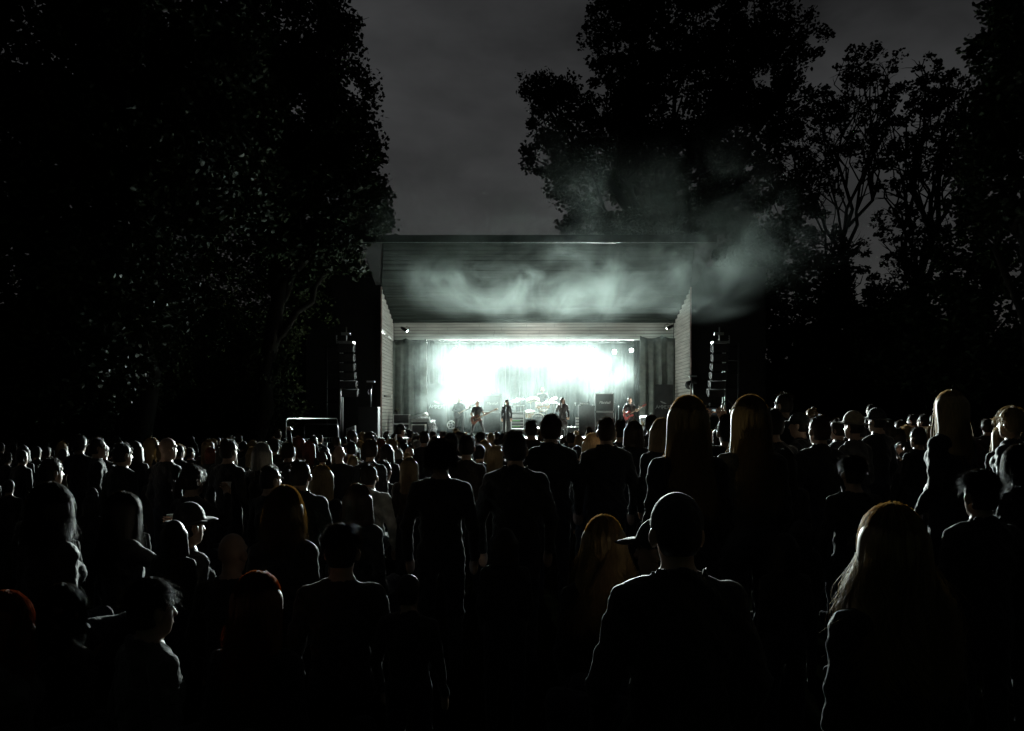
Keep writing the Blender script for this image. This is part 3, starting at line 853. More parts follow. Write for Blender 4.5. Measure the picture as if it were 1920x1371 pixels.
# drum riser and kit
rz = thing('drum_riser', 'low black drum riser with pale top edge under the drum kit', 'riser', (X(1010, 32), 31.2, FZ))
x0, x1 = X(957, 31.2) - rz.location.x, X(1068, 31.2) - rz.location.x
MB().bb(x0, x1, 0, 2.4, 0.0, 0.28).build('riser_frame', M_BLACK, rz)
MB().bb(x0 - 0.02, x1 + 0.02, -0.02, 2.42, 0.28, 0.32, 0.004).build('riser_top', mat('grey_riser_top', (0.42, 0.42, 0.4), 0.5), rz)
RZ = FZ + 0.32
m_shell = mat('amber_drum_lacquer', (0.42, 0.25, 0.10), 0.25, spec=0.6, var=0.3, scale=6, stretch=(1, 1, 5))
m_head = mat('black_drum_head', (0.02, 0.02, 0.022), 0.35)
m_skin = mat('white_drum_head', (0.75, 0.75, 0.72), 0.5)
m_hoop = mat('pale_drum_hoop', (0.7, 0.66, 0.55), 0.3, spec=0.6)
m_cym = mat('brass_cymbal', (0.36, 0.29, 0.17), 0.42, 0.9, var=0.12)
D = 31.7
c = P(1009, 787, D)
bd = thing('bass_drum', 'large bass drum with black front head, pale hoop and white lettering', 'drum', (c.x, D, RZ))
r = 0.30
zc = c.z - RZ
MB().lathe([(r, 0.03), (r, 0.42)], (0, 0, zc), (0, 1, 0), 28, cap=False).build('shell', m_shell, bd)
hd = MB().lathe([(0.001, 0.012), (r - 0.01, 0.012), (r - 0.01, 0.03)], (0, 0, zc), (0, 1, 0), 28, cap=False).build('front_head', m_head, bd)
for y in (0.0, 0.4):
    MB().lathe([(r - 0.012, y), (r + 0.022, y), (r + 0.022, y + 0.04), (r - 0.012, y + 0.04), (r - 0.012, y)], (0, 0, zc), (0, 1, 0), 28, cap=False).build('hoop', m_hoop, bd)
lettering('YAMAHA', 0.085, hd, M_WHITE, (0, 0.008, zc + 0.17), (R(90), 0, 0))
MB().prism([(-0.06, -0.02), (-0.02, 0.06), (0.03, 0.075), (0.07, 0.03), (0.03, 0.04), (0.01, 0.03), (0.05, -0.01), (0.05, -0.05), (0.0, -0.03)], (0.16, 0.008, zc - 0.12), (1, 0, 0), (0, 0, 1), 0.003).build('emblem', M_WHITE, hd)
for s in (-1, 1):
    MB().tube([(s * r * 0.95, 0.1, zc - 0.05), (s * (r + 0.13), 0.02, 0.01)], 0.011, 6).build('spur', M_CHROME, bd)
    for k in range(4):
        a = R(20 + 45 * k)
        q = MB(); q.tube([(s * math.cos(a) * (r + 0.02), 0.03, zc + math.sin(a) * (r + 0.02)), (s * math.cos(a) * (r + 0.02), 0.4, zc + math.sin(a) * (r + 0.02))], 0.006, 6); q.build('tension_rod', M_CHROME, bd)

def drum(px, py, D, r, h, tilt, label, shell=m_shell, name='tom_drum', legs=True, stand=True):
    c = P(px, py, D)
    t = thing(name, label, 'drum', (c.x, D, c.z))
    ax = Vector((0, -math.sin(R(tilt)), math.cos(R(tilt))))
    MB().lathe([(r, -h), (r, 0)], (0, 0, 0), ax, 24, cap=True).build('shell', shell, t)
    MB().lathe([(r - 0.004, 0.003), (0.001, 0.004)], (0, 0, 0), ax, 24, cap=False).build('drum_head', m_skin, t)
    for y in (-h - 0.005, -0.018):
        MB().lathe([(r - 0.003, y), (r + 0.014, y), (r + 0.014, y + 0.024), (r - 0.003, y + 0.024)], (0, 0, 0), ax, 24, cap=False).build('hoop', M_CHROME, t)
    for k in range(6):
        a = 2 * math.pi * k / 6
        q_ = Vector((0, 0, 1)).rotation_difference(ax)
        q = MB(); q.tube([q_ @ Vector((math.cos(a) * (r + 0.008), math.sin(a) * (r + 0.008), -h)), q_ @ Vector((math.cos(a) * (r + 0.008), math.sin(a) * (r + 0.008), 0))], 0.006, 6); q.build('tension_rod', M_CHROME, t)
    if stand:
        zb = RZ - c.z
        for k in range(3):
            a = 2 * math.pi * k / 3 + 0.5
            q = MB(); q.tube([(math.cos(a) * r, math.sin(a) * r, -h * 0.7), (math.cos(a) * (r + 0.03), math.sin(a) * (r + 0.03), zb + 0.01)], 0.009, 6); q.build('leg', M_CHROME, t)
    return t
drum(993, 771, 32.2, 0.20, 0.34, 10, 'amber floor tom at the left of the bass drum', name='floor_tom')
drum(1012, 758, 31.95, 0.15, 0.20, 30, 'amber rack tom over the bass drum', stand=False)
drum(1024, 757, 32.0, 0.16, 0.22, 30, 'amber rack tom on the right, beside the drummer', stand=False)
drum(1019, 765, 31.85, 0.17, 0.13, 14, 'white snare drum tilted towards the drummer', shell=m_skin, name='snare_drum')

def cymbal(px, py, D, r, tilt, roll, label, group='cymbals round the drum kit'):
    c = P(px, py, D)
    t = thing('cymbal_stand', label, 'cymbal', (c.x, D, RZ), 0, group)
    h = c.z - RZ
    ax = (math.sin(R(roll)), -math.sin(R(tilt)), 1)
    MB().lathe([(r, -0.012), (r, -0.008), (r * 0.55, 0.012), (r * 0.22, 0.02), (r * 0.16, 0.045), (0.008, 0.055)], (0, 0, h), ax, 26, cap=False).build('cymbal', m_cym, t)
    MB().tube([(0, 0.02, 0.3), (0, 0.02, h + 0.06)], [0.013, 0.009], 8).build('pole', M_CHROME, t)
    for k in range(3):
        a = 2 * math.pi * k / 3 + r
        q = MB(); q.tube([(0, 0.02, 0.4), (math.cos(a) * 0.24, 0.02 + math.sin(a) * 0.24, 0.01)], 0.01, 6); q.build('leg', M_CHROME, t)
cymbal(966, 752, 32.4, 0.19, 10, -3, 'leftmost flat cymbal of the drum kit')
cymbal(976, 748.5, 32.7, 0.23, 6, 4, 'wide flat cymbal second from left of the drum kit')
cymbal(995, 750, 32.2, 0.21, 38, -14, 'cymbal tilted steeply towards the crowd left of the drummer')
cymbal(1004, 749.5, 32.0, 0.20, 46, 12, 'shiny cymbal tilted towards the crowd just left of the drummer')
cymbal(1037, 749, 32.3, 0.21, 22, -24, 'cymbal tilted sideways at the right of the drummer')
cymbal(1039, 755, 32.0, 0.19, 4, 2, 'low flat cymbal at the right end of the drum kit')

# white step, small parts rack and microphone boom beside the riser
wb = thing('white_step', 'low box with bright white top at the right of the drum riser', 'box', (X(1074, 30.9), 30.9, FZ))
MB().bb(-0.24, 0.24, 0, 0.5, 0, 0.38).build('box_body', M_BLACK, wb)
MB().bb(-0.26, 0.26, -0.02, 0.52, 0.38, 0.42, 0.005).build('box_top', mat('white_laminate', (0.78, 0.78, 0.76), 0.4), wb)
sm = thing('small_drawer_tower', 'narrow white tower of drawers between white step and bass cabinet', 'drawers', (X(1082.5, 31.2), 31.2, FZ))
hh = Z(782, 31.2) - FZ
MB().bb(-0.075, 0.075, 0, 0.25, 0, hh).build('tower_body', M_BLACK, sm)
for k in range(5):
    MB().bb(-0.07, 0.07, -0.014, -0.001, hh - 0.13 * (k + 1) + 0.02, hh - 0.13 * k - 0.012, 0.004).build('drawer', M_ALU, sm)

def mic_stand(px, D, label, head=None, boom=None, h=1.45, name='microphone_stand'):
    t = thing(name, label, 'mic stand', (X(px, D), D, FZ))
    MB().tube([(0, 0, 0.1), (0, 0, h)], 0.011, 8).build('pole', M_BLACK if boom else M_STEEL, t)
    for k in range(3):
        a = 2 * math.pi * k / 3 + 0.6
        q = MB(); q.tube([(0, 0, 0.14), (math.cos(a) * 0.3, math.sin(a) * 0.3, 0.012)], 0.009, 6); q.build('leg', M_BLACK, t)
    tip = Vector((0, 0, h))
    if boom:
        b = Vector(boom)
        MB().tube([tip - b * 0.3, tip + b], 0.008, 6).build('boom', M_BLACK, t)
        tip = tip + b
    m = MB(); m.lathe([(0.011, -0.14), (0.016, -0.03), (0.027, 0.0), (0.028, 0.03), (0.018, 0.05), (0.001, 0.055)], tip, (0, 0.7, 0.6), 12)
    m.build('microphone', M_STEEL, t)
    return t
mic_stand(948.5, 28.4, 'microphone stand before the woman in the black dress', h=1.36)
mic_stand(1074, 32.0, 'microphone boom with small bright capsule right of the drum kit', boom=(0.1, -0.2, 0.28), h=1.2)
mic_stand(1154, 31.3, 'thin dark microphone stand beside the logo amplifier stack', h=1.45)
mic_stand(1160, 32.3, 'pale thin pole standing in smoke behind the amplifier stack', h=1.35)

# combo amplifier in white frame at right
D = 30.7
x0, x1 = X(1201, D), X(1219, D)
ca = thing('combo_amplifier', 'white edged combo amplifier with beige grille behind the crowd right of the red guitar', 'amplifier', ((x0 + x1) / 2, D, FZ))
hw = (x1 - x0) / 2; hh = Z(784, D) - FZ
MB().bb(-hw, hw, 0.03, 0.32, 0.0, hh, 0.01).build('case', M_ALU, ca)
MB().bb(-hw + 0.04, hw - 0.04, 0.0, 0.035, 0.05, hh - 0.12).build('grille', mat('beige_grille', (0.35, 0.27, 0.15), 0.8), ca)
MB().box((-0.02, 0.1, hh + 0.07), (2 * hw * 1.05, 0.25, 0.02), (R(18), R(-8), 0)).build('lid', M_ALU, ca)
tb = thing('water_bottles', 'two small bright bottles on the amplifier beside the black banner', 'bottle', (X(1219.5, 31.0), 31.0, Z(780, 31.0)))
for dx in (0, 0.07):
    q = MB(); q.lathe([(0.028, 0), (0.028, 0.12), (0.012, 0.16), (0.012, 0.19), (0.001, 0.192)], (dx, 0, 0), n=10); q.build('bottle', mat('clear_plastic', (0.7, 0.75, 0.73), 0.2), tb)
st = thing('side_table', 'dark narrow table carrying two bottles right of the combo amplifier', 'table', (X(1220, 31.0), 31.0, FZ))
ht = Z(780, 31.0) - FZ - 0.003
MB().bb(-0.2, 0.25, -0.15, 0.15, ht - 0.03, ht).build('table_top', M_BLACK, st)
for sx in (-0.17, 0.22):
    for sy in (-0.12, 0.12):
        MB().bb(sx - 0.015, sx + 0.015, sy - 0.015, sy + 0.015, 0, ht - 0.03).build('leg', M_BLACK, st)

# banners
m_ban = mat('black_banner_print', (0.016, 0.018, 0.019), 0.5, spec=0.35, var=0.8, scale=2.2)
m_logo = mat('grey_logo_print', (0.34, 0.36, 0.36), 0.6)
LOGO = [  # spiky letters as strokes in a 6 x 1.3 box
    [(0.0, -0.25), (0.55, 1.0)], [(0.45, 1.0), (0.95, 0.0)], [(0.1, 0.35), (1.0, 0.30)],
    [(1.15, -0.05), (1.25, 0.85)], [(1.2, 0.85), (1.55, 0.35)], [(1.55, 0.35), (1.95, 0.95)], [(1.95, 0.95), (2.0, -0.1)],
    [(2.3, -0.3), (2.35, 0.9)], [(2.2, 0.9), (2.85, 0.65)], [(2.9, 0.65), (2.75, 0.2)], [(2.75, 0.2), (2.3, 0.1)],
    [(3.15, 0.9), (3.2, -0.15)], [(3.1, 0.9), (3.75, 0.85)], [(3.15, 0.45), (3.6, 0.42)], [(3.1, -0.1), (3.85, -0.3)],
    [(4.6, 0.85), (4.15, 0.75)], [(4.1, 0.75), (4.6, 0.3)], [(4.6, 0.3), (4.0, -0.1)],
    [(5.2, 1.1), (5.25, -0.3)], [(4.8, 0.8), (5.75, 1.05)]]
def banner(px0, px1, py0, py1, D, label):
    x0, x1, z0, z1 = X(px0, D), X(px1, D), Z(py1, D), Z(py0, D)
    hw = (x1 - x0) / 2
    t = thing('banner', label, 'banner', ((x0 + x1) / 2, D, FZ), 0, 'roll-up banners at both sides of the stage')
    b = MB().bb(-hw, hw, -0.006, 0.006, 0.06, z1 - FZ).build('banner_sheet', m_ban, t)
    MB().bb(-hw - 0.02, hw + 0.02, -0.06, 0.08, 0, 0.06, 0.01).build('banner_base', M_ALU, t)
    MB().bb(-hw, hw, -0.012, 0.012, z1 - FZ, z1 - FZ + 0.02).build('top_rail', M_BLACK, t)
    MB().tube([(0, 0.03, 0.05), (0, 0.03, z1 - FZ)], 0.012, 6).build('pole', M_BLACK, t)
    s = 2 * hw * 0.88 / 5.9
    zl = Z((py0 + (py1 - py0) * 0.49), D) - FZ
    q = MB()
    for st_ in LOGO:
        a, e = st_
        d = Vector((e[0] - a[0], e[1] - a[1], 0)); n = Vector((-d.y, d.x, 0)).normalized()
        pts = [(a[0] - d.x * .12, a[1] - d.y * .12), (a[0] + n.x * .085, a[1] + n.y * .085), (e[0] + n.x * .06, e[1] + n.y * .06), (e[0] + d.x * .14, e[1] + d.y * .14), (e[0] - n.x * .06, e[1] - n.y * .06), (a[0] - n.x * .085, a[1] - n.y * .085)]
        q.prism([((p_[0] - 2.9) * s, (p_[1] - 0.4) * s) for p_ in pts], (0, -0.0085, zl), (1, 0, 0), (0, 0, 1), 0.003)
    q.build('logo_lettering', m_logo, b)
    q = MB(); q.prism([(-1.3 * s, 1.9 * s), (-1.1 * s, 2.1 * s), (0.9 * s, 1.2 * s), (0.5 * s, 1.1 * s), (-0.6 * s, 1.3 * s)], (0, -0.0085, zl), (1, 0, 0), (0, 0, 1), 0.003)
    q.build('emblem', m_logo, b)
banner(1227, 1263, 722, 806, 31.2, 'black roll-up banner with spiky grey band logo before the right curtain')
banner(802, 838, 721, 806, 33.0, 'roll-up banner paled by smoke behind the left guitarist')

# fan on the floor
D = 32.2
c = P(846, 797, D)
fn = thing('floor_fan', 'round pale floor fan beside the legs of the guitarist in the smoke', 'fan', (c.x, D, FZ))
r = 0.19; zc = c.z - FZ
MB().lathe([(r, -0.05), (r + 0.02, -0.04), (r + 0.02, 0.1), (r, 0.11), (r - 0.03, 0.1), (r - 0.03, -0.04), (r, -0.05)], (0, 0, zc), (0, 1, 0), 24, cap=False).build('fan_ring', mat('pale_plastic', (0.6, 0.63, 0.62), 0.45), fn)
MB().lathe([(0.06, -0.04), (0.06, 0.08), (0.001, 0.085)], (0, 0, zc), (0, 1, 0), 14).build('motor', M_BLACK, fn)
for k in range(5):
    a = 2 * math.pi * k / 5
    q = MB(); q.box((math.cos(a) * 0.11, 0.02, zc + math.sin(a) * 0.11), (0.14, 0.012, 0.07), Matrix.Rotation(-a, 3, 'Y') @ Matrix.Rotation(0.5, 3, 'X')); q.build('blade', M_STEEL, fn)
MB().box((0, 0.02, (zc - r) / 2), (0.24, 0.18, max(0.04, zc - r)), None, 0.008).build('foot', M_BLACK, fn)

# cases and mixing desk at left
D = 30.4
def case(px0, px1, py0, py1, D, depth, label, name='flight_case', cat='flight case'):
    x0, x1, z0, z1 = X(px0, D), X(px1, D), Z(py1, D), Z(py0, D)
    z0 = max(z0, FZ)
    t = thing(name, label, cat, ((x0 + x1) / 2, D, z0))
    hw, h = (x1 - x0) / 2, z1 - z0
    MB().bb(-hw + 0.008, hw - 0.008, 0.008, depth - 0.008, 0.008, h - 0.008).build('case_body', M_BLACK, t)
    q = MB()
    for sx in (-1, 1):
        for y in (0, depth):
            q.bb(sx * hw - 0.014, sx * hw + 0.014, y - 0.014, y + 0.014, 0.0, h)
    q.build('edge_rail', M_ALU, t)
    q = MB()
    for y in (0, depth):
        for z in (0.015, h - 0.015):
            q.bb(-hw + 0.015, hw - 0.015, y - 0.012, y + 0.012, z - 0.012, z + 0.012)
    q.build('edge_rail', M_ALU, t)
    for sx in (-1, 1):
        for z in (0.02, h - 0.02):
            q = MB(); q.box((sx * hw, 0, z), (0.05, 0.05, 0.05), None, 0.016); q.build('ball_corner', M_ALU, t)
    return t, hw, h
t, hw, h = case(737, 767, 795, 822, 30.4, 0.5, 'low flight case with silver edges under the black box at far left of the stage')
q = MB()
for s in (-1, 1):
    q.tube([(0.06 + s * 0.11, -0.02, h * 0.45), (0.06 + s * 0.2, -0.02, h * 0.75)], 0.016, 6)
    q.tube([(0.06 + s * 0.11, -0.02, h * 0.45), (0.06 + s * 0.2, -0.02, h * 0.2)], 0.016, 6)
q.build('butterfly_latch', M_ALU, t)
t, hw, h = case(738, 767, 777, 794.6, 30.5, 0.42, 'plain black box standing on the flight case at far left of the stage', name='monitor_box', cat='box')
pl = thing('par_lamp', 'small dark lamp standing on the black box at far left of the stage', 'lamp', P(744, 777, 30.7))
MB().lathe([(0.07, -0.1), (0.085, 0.08), (0.07, 0.09), (0.06, 0.0)], (0, 0, 0.18), (0.6, -0.7, 0.2), 14).build('lamp_can', mat('olive_paint', (0.06, 0.07, 0.04), 0.5), pl)
MB().bb(-0.05, 0.05, -0.05, 0.05, 0, 0.1).build('lamp_base', M_BLACK, pl)
t, hw, h = case(772, 797, 796, 822, 30.2, 0.5, 'flight case with silver edges under the mixing desk')
dk = thing('mixing_desk', 'mixing desk on its case with sloping bright top at the left of the stage', 'mixing desk', (X(788, 30.35), 30.25, Z(795.6, 30.25)))
MB().prism([(0, 0.10), (0.55, 0.10), (0.55, 0.34), (0.12, 0.22)], (0, 0, 0), (0, 1, 0), (0, 0, 1), 0.80).build('desk_body', mat('grey_metal', (0.2, 0.2, 0.19), 0.4), dk)
MB().bb(-0.34, 0.34, 0.02, 0.5, 0.0, 0.10).build('desk_stand', M_BLACK, dk)
for k in range(12):
    q = MB(); q.box((-0.36 + 0.065 * k, 0.33, 0.292), (0.018, 0.3, 0.02), (R(15.6), 0, 0)); q.build('fader_strip', M_ALU if k % 3 else M_WHITE, dk)
MB().box((-0.1, 0.4, 0.38), (0.75, 0.30, 0.025), (R(20), R(-14), 0)).build('dust_lid', M_ALU, dk)
MB().tube([(0.36, 0.3, 0.3), (0.37, 0.28, 0.5), (0.33, 0.25, 0.66), (0.27, 0.22, 0.76)], 0.011, 6).build('gooseneck_lamp', M_BLACK, dk)
MB().lathe([(0.15, 0), (0.145, 0.05), (0.11, 0.11), (0.05, 0.145), (0.001, 0.15)], (0.2, 0.35, 0.36), (0, -0.1, 1), 18).build('domed_cover', m_skin, dk)
# tangle of cables beside the desk
ck = []
q = MB()
for k in range(26):
    x = X(808, 30.3) + random.uniform(-0.15, 0.18)
    y = 30.3 + random.uniform(-0.12, 0.25)
    pts = []
    z = Z(787, 30.3) - random.uniform(0, 0.12)
    for j in range(9):
        pts.append((x + random.gauss(0, 0.035) + 0.02 * j * random.uniform(0, 1), y + random.gauss(0, 0.03), max(FZ + 0.02, z - j * 0.1 * random.uniform(0.6, 1.1))))
    q.tube(pts, random.uniform(0.006, 0.013), 5)
ct_ = q.build('cable_tangle', mat('grey_cable', (0.20, 0.20, 0.20), 0.4, spec=0.6, var=0.6, scale=12))
ct_.scale.y = K
tag(ct_, 'tangled bundle of cables hanging beside the mixing desk', 'cables')

# ---------------------------------------------------------------- side rigs
def line_array(px, sgn, label, D=26.6):
    """hung column of speaker boxes curving inwards at the bottom; sgn +1 when the stage lies to the right"""
    xb = X(px, D)
    t = thing('line_array', label, 'speakers', (xb, D, 0))
    z = Z(645, D)
    tilt = R(4)
    y = 0.0
    N_ = 6
    for k in range(N_):
        h = 0.36 - 0.008 * k
        a = R(1.5 + 3.0 * k)
        rot = Matrix.Rotation(sgn * R(1.0), 3, 'Z') @ Matrix.Rotation(a, 3, 'X')
        c = Vector((0.022 * k * k * sgn * 0.25, y, z - h / 2))
        bx = MB(); bx.prism([(-0.20, -h / 2 + 0.012), (0.22, -h / 2 + 0.07), (0.22, h / 2 - 0.07), (-0.20, h / 2 - 0.012)], (0, 0, 0), (0, 1, 0), (0, 0, 1), 0.60)
        o = bx.build('speaker_box', mat('matt_black', (0.006, 0.006, 0.006), 0.95, spec=0.05), t); o.location = c; o.rotation_euler = rot.to_euler()
        g = MB().bb(-0.29, 0.29, -0.225, -0.205, -h / 2 + 0.03, h / 2 - 0.03).build('grille', M_GRILLE, o)
        for s in (-1, 1):
            f = MB()
            f.prism([(-0.19, -h / 2 + 0.02), (0.21, -h / 2 + 0.08), (0.21, h / 2 - 0.08), (-0.19, h / 2 - 0.02), (-0.15, h / 2 - 0.05), (0.17, h / 2 - 0.105), (0.17, -h / 2 + 0.105), (-0.15, -h / 2 + 0.05)], (s * 0.322, 0, 0), (0, 1, 0), (0, 0, 1), 0.02)
            f.build('side_plate', mat('grey_plate', (0.012, 0.012, 0.012), 0.9, spec=0.05), o)
        z -= h * math.cos(a) + 0.004
        y += 0.01 * k
    MB().bb(-0.30, 0.30, -0.2, 0.35, Z(645, D) + 0.02, Z(645, D) + 0.10).build('fly_bar', M_STEEL, t)
    MB().tube([(-sgn * 0.05, 0.35, Z(645, D) + 0.06), (-sgn * 0.05, 0.35, Z(612, D))], 0.025, 8).build('hoist_pole', M_ALU, t)
    MB().bb(-sgn * 0.05 - 0.2, -sgn * 0.05 + 0.17, 0.30, 0.42, Z(627, D), Z(622, D)).build('cross_bar', M_ALU, t)
    q = MB()
    for k in range(7):
        q.lathe([(0.02, -0.006), (0.03, 0), (0.02, 0.006), (0.012, 0), (0.02, -0.006)], (-sgn * (0.42 + 0.02 * (k % 2)), 0.3, Z(629, D) - 0.045 * k), (k % 2, 1 - k % 2, 0.2), 8, cap=False)
    q.build('hoist_chain', M_STEEL, t)
    for k, dx in enumerate((-0.32, -0.18)):
        MB().tube([(-sgn * 0.30 * (1 - 0.0) - sgn * 0.0 + sgn * (dx + 0.3) * 0.6, 0.5, 0), (-sgn * 0.30 + sgn * (dx + 0.3) * 0.6, 0.5, Z(640, D))], 0.035, 8).build('tower_pole', M_ALU, t)
    for k in range(9):
        zz = 0.6 + k * 0.55
        if zz < Z(645, D):
            MB().tube([(-sgn * 0.95, 1.0, zz), (-sgn * 0.30, 0.5, zz)], 0.018, 6).build('brace', M_BLACK, t)
    MB().tube([(-sgn * 0.95, 1.0, 0), (-sgn * 0.95, 1.0, Z(640, D))], 0.035, 8).build('tower_pole', M_BLACK, t)
    return t
line_array(649, 1, 'hung column of speaker boxes on the tower left of the stage')
line_array(1350, -1, 'hung column of speaker boxes on the tower right of the stage')

# left speaker stack with lamp on a pole
D = 27.6
t = thing('speaker_stack', 'black speaker stack standing before the left stage wall under the lamp pole', 'speaker', (X(690, D), D, 0))
hw = 0.40
MB().bb(-hw, hw, 0, 0.7, 0.0, Z(763, D) / 2, 0.015).build('subwoofer', M_BLACK, t)
MB().bb(-hw, hw, 0, 0.7, Z(763, D) / 2 + 0.01, Z(763, D), 0.015).build('speaker_box', M_BLACK, t)
E_SIDE = 1600
def pole_lamp(px, D, zb, label, target, py=716, sgn=1, energy=0.0, size=R(44)):
    t = thing('lamp_pole', label, 'lamp pole', (X(px, D), D, zb))
    h = Z(py, D) - zb
    MB().tube([(0, 0, 0), (0, 0, h - 0.12)], 0.022, 8).build('pole', M_STEEL, t)
    MB().bb(-0.17, 0.17, -0.05, 0.05, h - 0.02, h + 0.04).build('top_bar', M_ALU, t)
    MB().tube([(-0.08, 0, h - 0.3), (-0.13, 0, h - 0.42), (-0.09, 0, h - 0.52)], 0.012, 6).build('cable_loop', M_STEEL, t)
    d = (Vector(target) - Vector((X(px, D), D, zb + h - 0.2))) * Vector((1, K, 1)); d.normalize()
    q = aim_matrix(d)
    o = MB().lathe([(0.06, 0.22), (0.10, 0.16), (0.105, 0.0), (0.12, 0.0), (0.12, -0.025), (0.09, -0.02)], n=16).build('lamp_can', M_BLACK, t)
    o.location = (0, 0, h - 0.2); o.rotation_mode = 'QUATERNION'; o.rotation_quaternion = q
    o = MB().lathe([(0.095, -0.004), (0.001, -0.012)], n=16, cap=False).build('lens', M_CHROME, t)
    o.location = (0, 0, h - 0.2); o.rotation_mode = 'QUATERNION'; o.rotation_quaternion = q
    ld = bpy.data.lights.new('lamp_light', 'SPOT'); ld.energy = energy; ld.color = (1.0, 0.97, 0.9); ld.spot_size = size; ld.spot_blend = 0.5; ld.shadow_soft_size = 0.06
    lo = bpy.data.objects.new('lamp_light', ld); col.objects.link(lo); lo.parent = t
    lo.location = Vector((0, 0, h - 0.2)) + d * 0.05; lo.rotation_mode = 'QUATERNION'; lo.rotation_quaternion = q
    return t
pole_lamp(695.5, D + 0.35, Z(763, D) + 0.005, 'thin lamp pole standing on the left speaker stack', (5.2, 31.9, 6.0), sgn=1, energy=E_SIDE)
pole_lamp(1299, 28.6, 1.36, 'thin lamp pole close to the right corner of the stage', (-3.0, 31.6, 4.9), py=706, sgn=-1, energy=E_SIDE, size=R(58))
q = thing('round_loudspeaker', 'round black loudspeaker fixed to the right stage corner', 'speaker', P(1293, 722, 28.85))
MB().lathe([(0.17, 0.0), (0.19, 0.05), (0.17, 0.1), (0.06, 0.16)], (0, 0.1, 0), (0, -1, 0), 18).build('speaker_shell', M_BLACK, q)
MB().lathe([(0.14, 0.102), (0.001, 0.108)], (0, 0.1, 0), (0, -1, 0), 18, cap=False).build('grille', M_GRILLE, q)
wl = thing('wall_lamp', 'pale oval wall lamp on the inside of the left stage wall', 'lamp', P(729, 743, 29.6))
MB().box((0, 0, 0), (0.30, 0.10, 0.15), None, 0.045).build('lamp_glass', mat('frosted_glass', (0.75, 0.77, 0.75), 0.5), wl)
MB().bb(-0.30, -0.15, -0.03, 0.03, -0.03, 0.03).build('bracket', M_BLACK, wl)

# crowd barriers left of the stage
def barrier(a, b, h, label, n=16):
    a, b = Vector((a[0], a[1] * K, a[2])), Vector((b[0], b[1] * K, b[2]))
    t = thing('crowd_barrier', label, 'barrier', a, 0, 'steel crowd barriers left of the stage', real=True)
    d = b - a; L = d.length; u = d.normalized()
    pts = [Vector((0, 0, 0.02)), Vector((0, 0, h - 0.16)), u * 0.05 + Vector((0, 0, h - 0.05)), u * 0.16 + Vector((0, 0, h)), u * (L - 0.16) + Vector((0, 0, h)), u * (L - 0.05) + Vector((0, 0, h - 0.05)), u * L + Vector((0, 0, h - 0.16)), u * L + Vector((0, 0, 0.02))]
    MB().tube(pts, 0.021, 8).build('frame', M_STEEL, t)
    MB().tube([Vector((0, 0, h * 0.66)), u * L + Vector((0, 0, h * 0.66))], 0.012, 6).build('mid_rail', M_STEEL, t)
    MB().tube([Vector((0, 0, 0.22)), u * L + Vector((0, 0, 0.22))], 0.014, 6).build('low_rail', M_STEEL, t)
    for k in range(1, n):
        p0 = u * (L * k / n)
        MB().tube([p0 + Vector((0, 0, 0.22)), p0 + Vector((0, 0, h * 0.66))], 0.007, 5).build('bar', M_STEEL, t)
    for s in (0.1, 0.9):
        MB().bb(-0.03, 0.03, -0.3, 0.3, 0, 0.02).build('foot', M_STEEL, t).location = u * L * s
D = 23.0
pa, pb = P(536, 0, D), P(633, 0, 27.0)
barrier((pa.x, D, 0), (pb.x, 27.0, 0), Z(785, D) + 0.0, 'steel crowd barrier with rounded top corner left of the stage')
D = 24.5
pa, pb = P(634, 0, D), P(575, 0, 26.5)
barrier((pb.x, 26.2, 0), (pa.x, D, 0), Z(796, D), 'lower steel crowd barrier beside the perforated speaker box')
D = 24.0
t = thing('perforated_box', 'small pale metal panel box with bolt holes standing under the left speaker tower', 'box', (X(658.5, D), D, 0), R(-14))
h = Z(800, D)
MB().prism([(-0.16, 0), (0.16, 0), (0.16, h + 0.04), (-0.16, h - 0.07)], (0, 0, 0), (1, 0, 0), (0, 0, 1), 0.12).build('panel_box', mat('bare_aluminium', (0.62, 0.64, 0.62), 0.5, 0.3), t)
for sx in (-0.11, 0.0, 0.11):
    MB().lathe([(0.016, 0), (0.016, 0.008), (0.001, 0.01)], (sx, -0.06, h - 0.09 + sx * 0.33), (0, -1, 0), 8).build('bolt', M_BLACK, t)
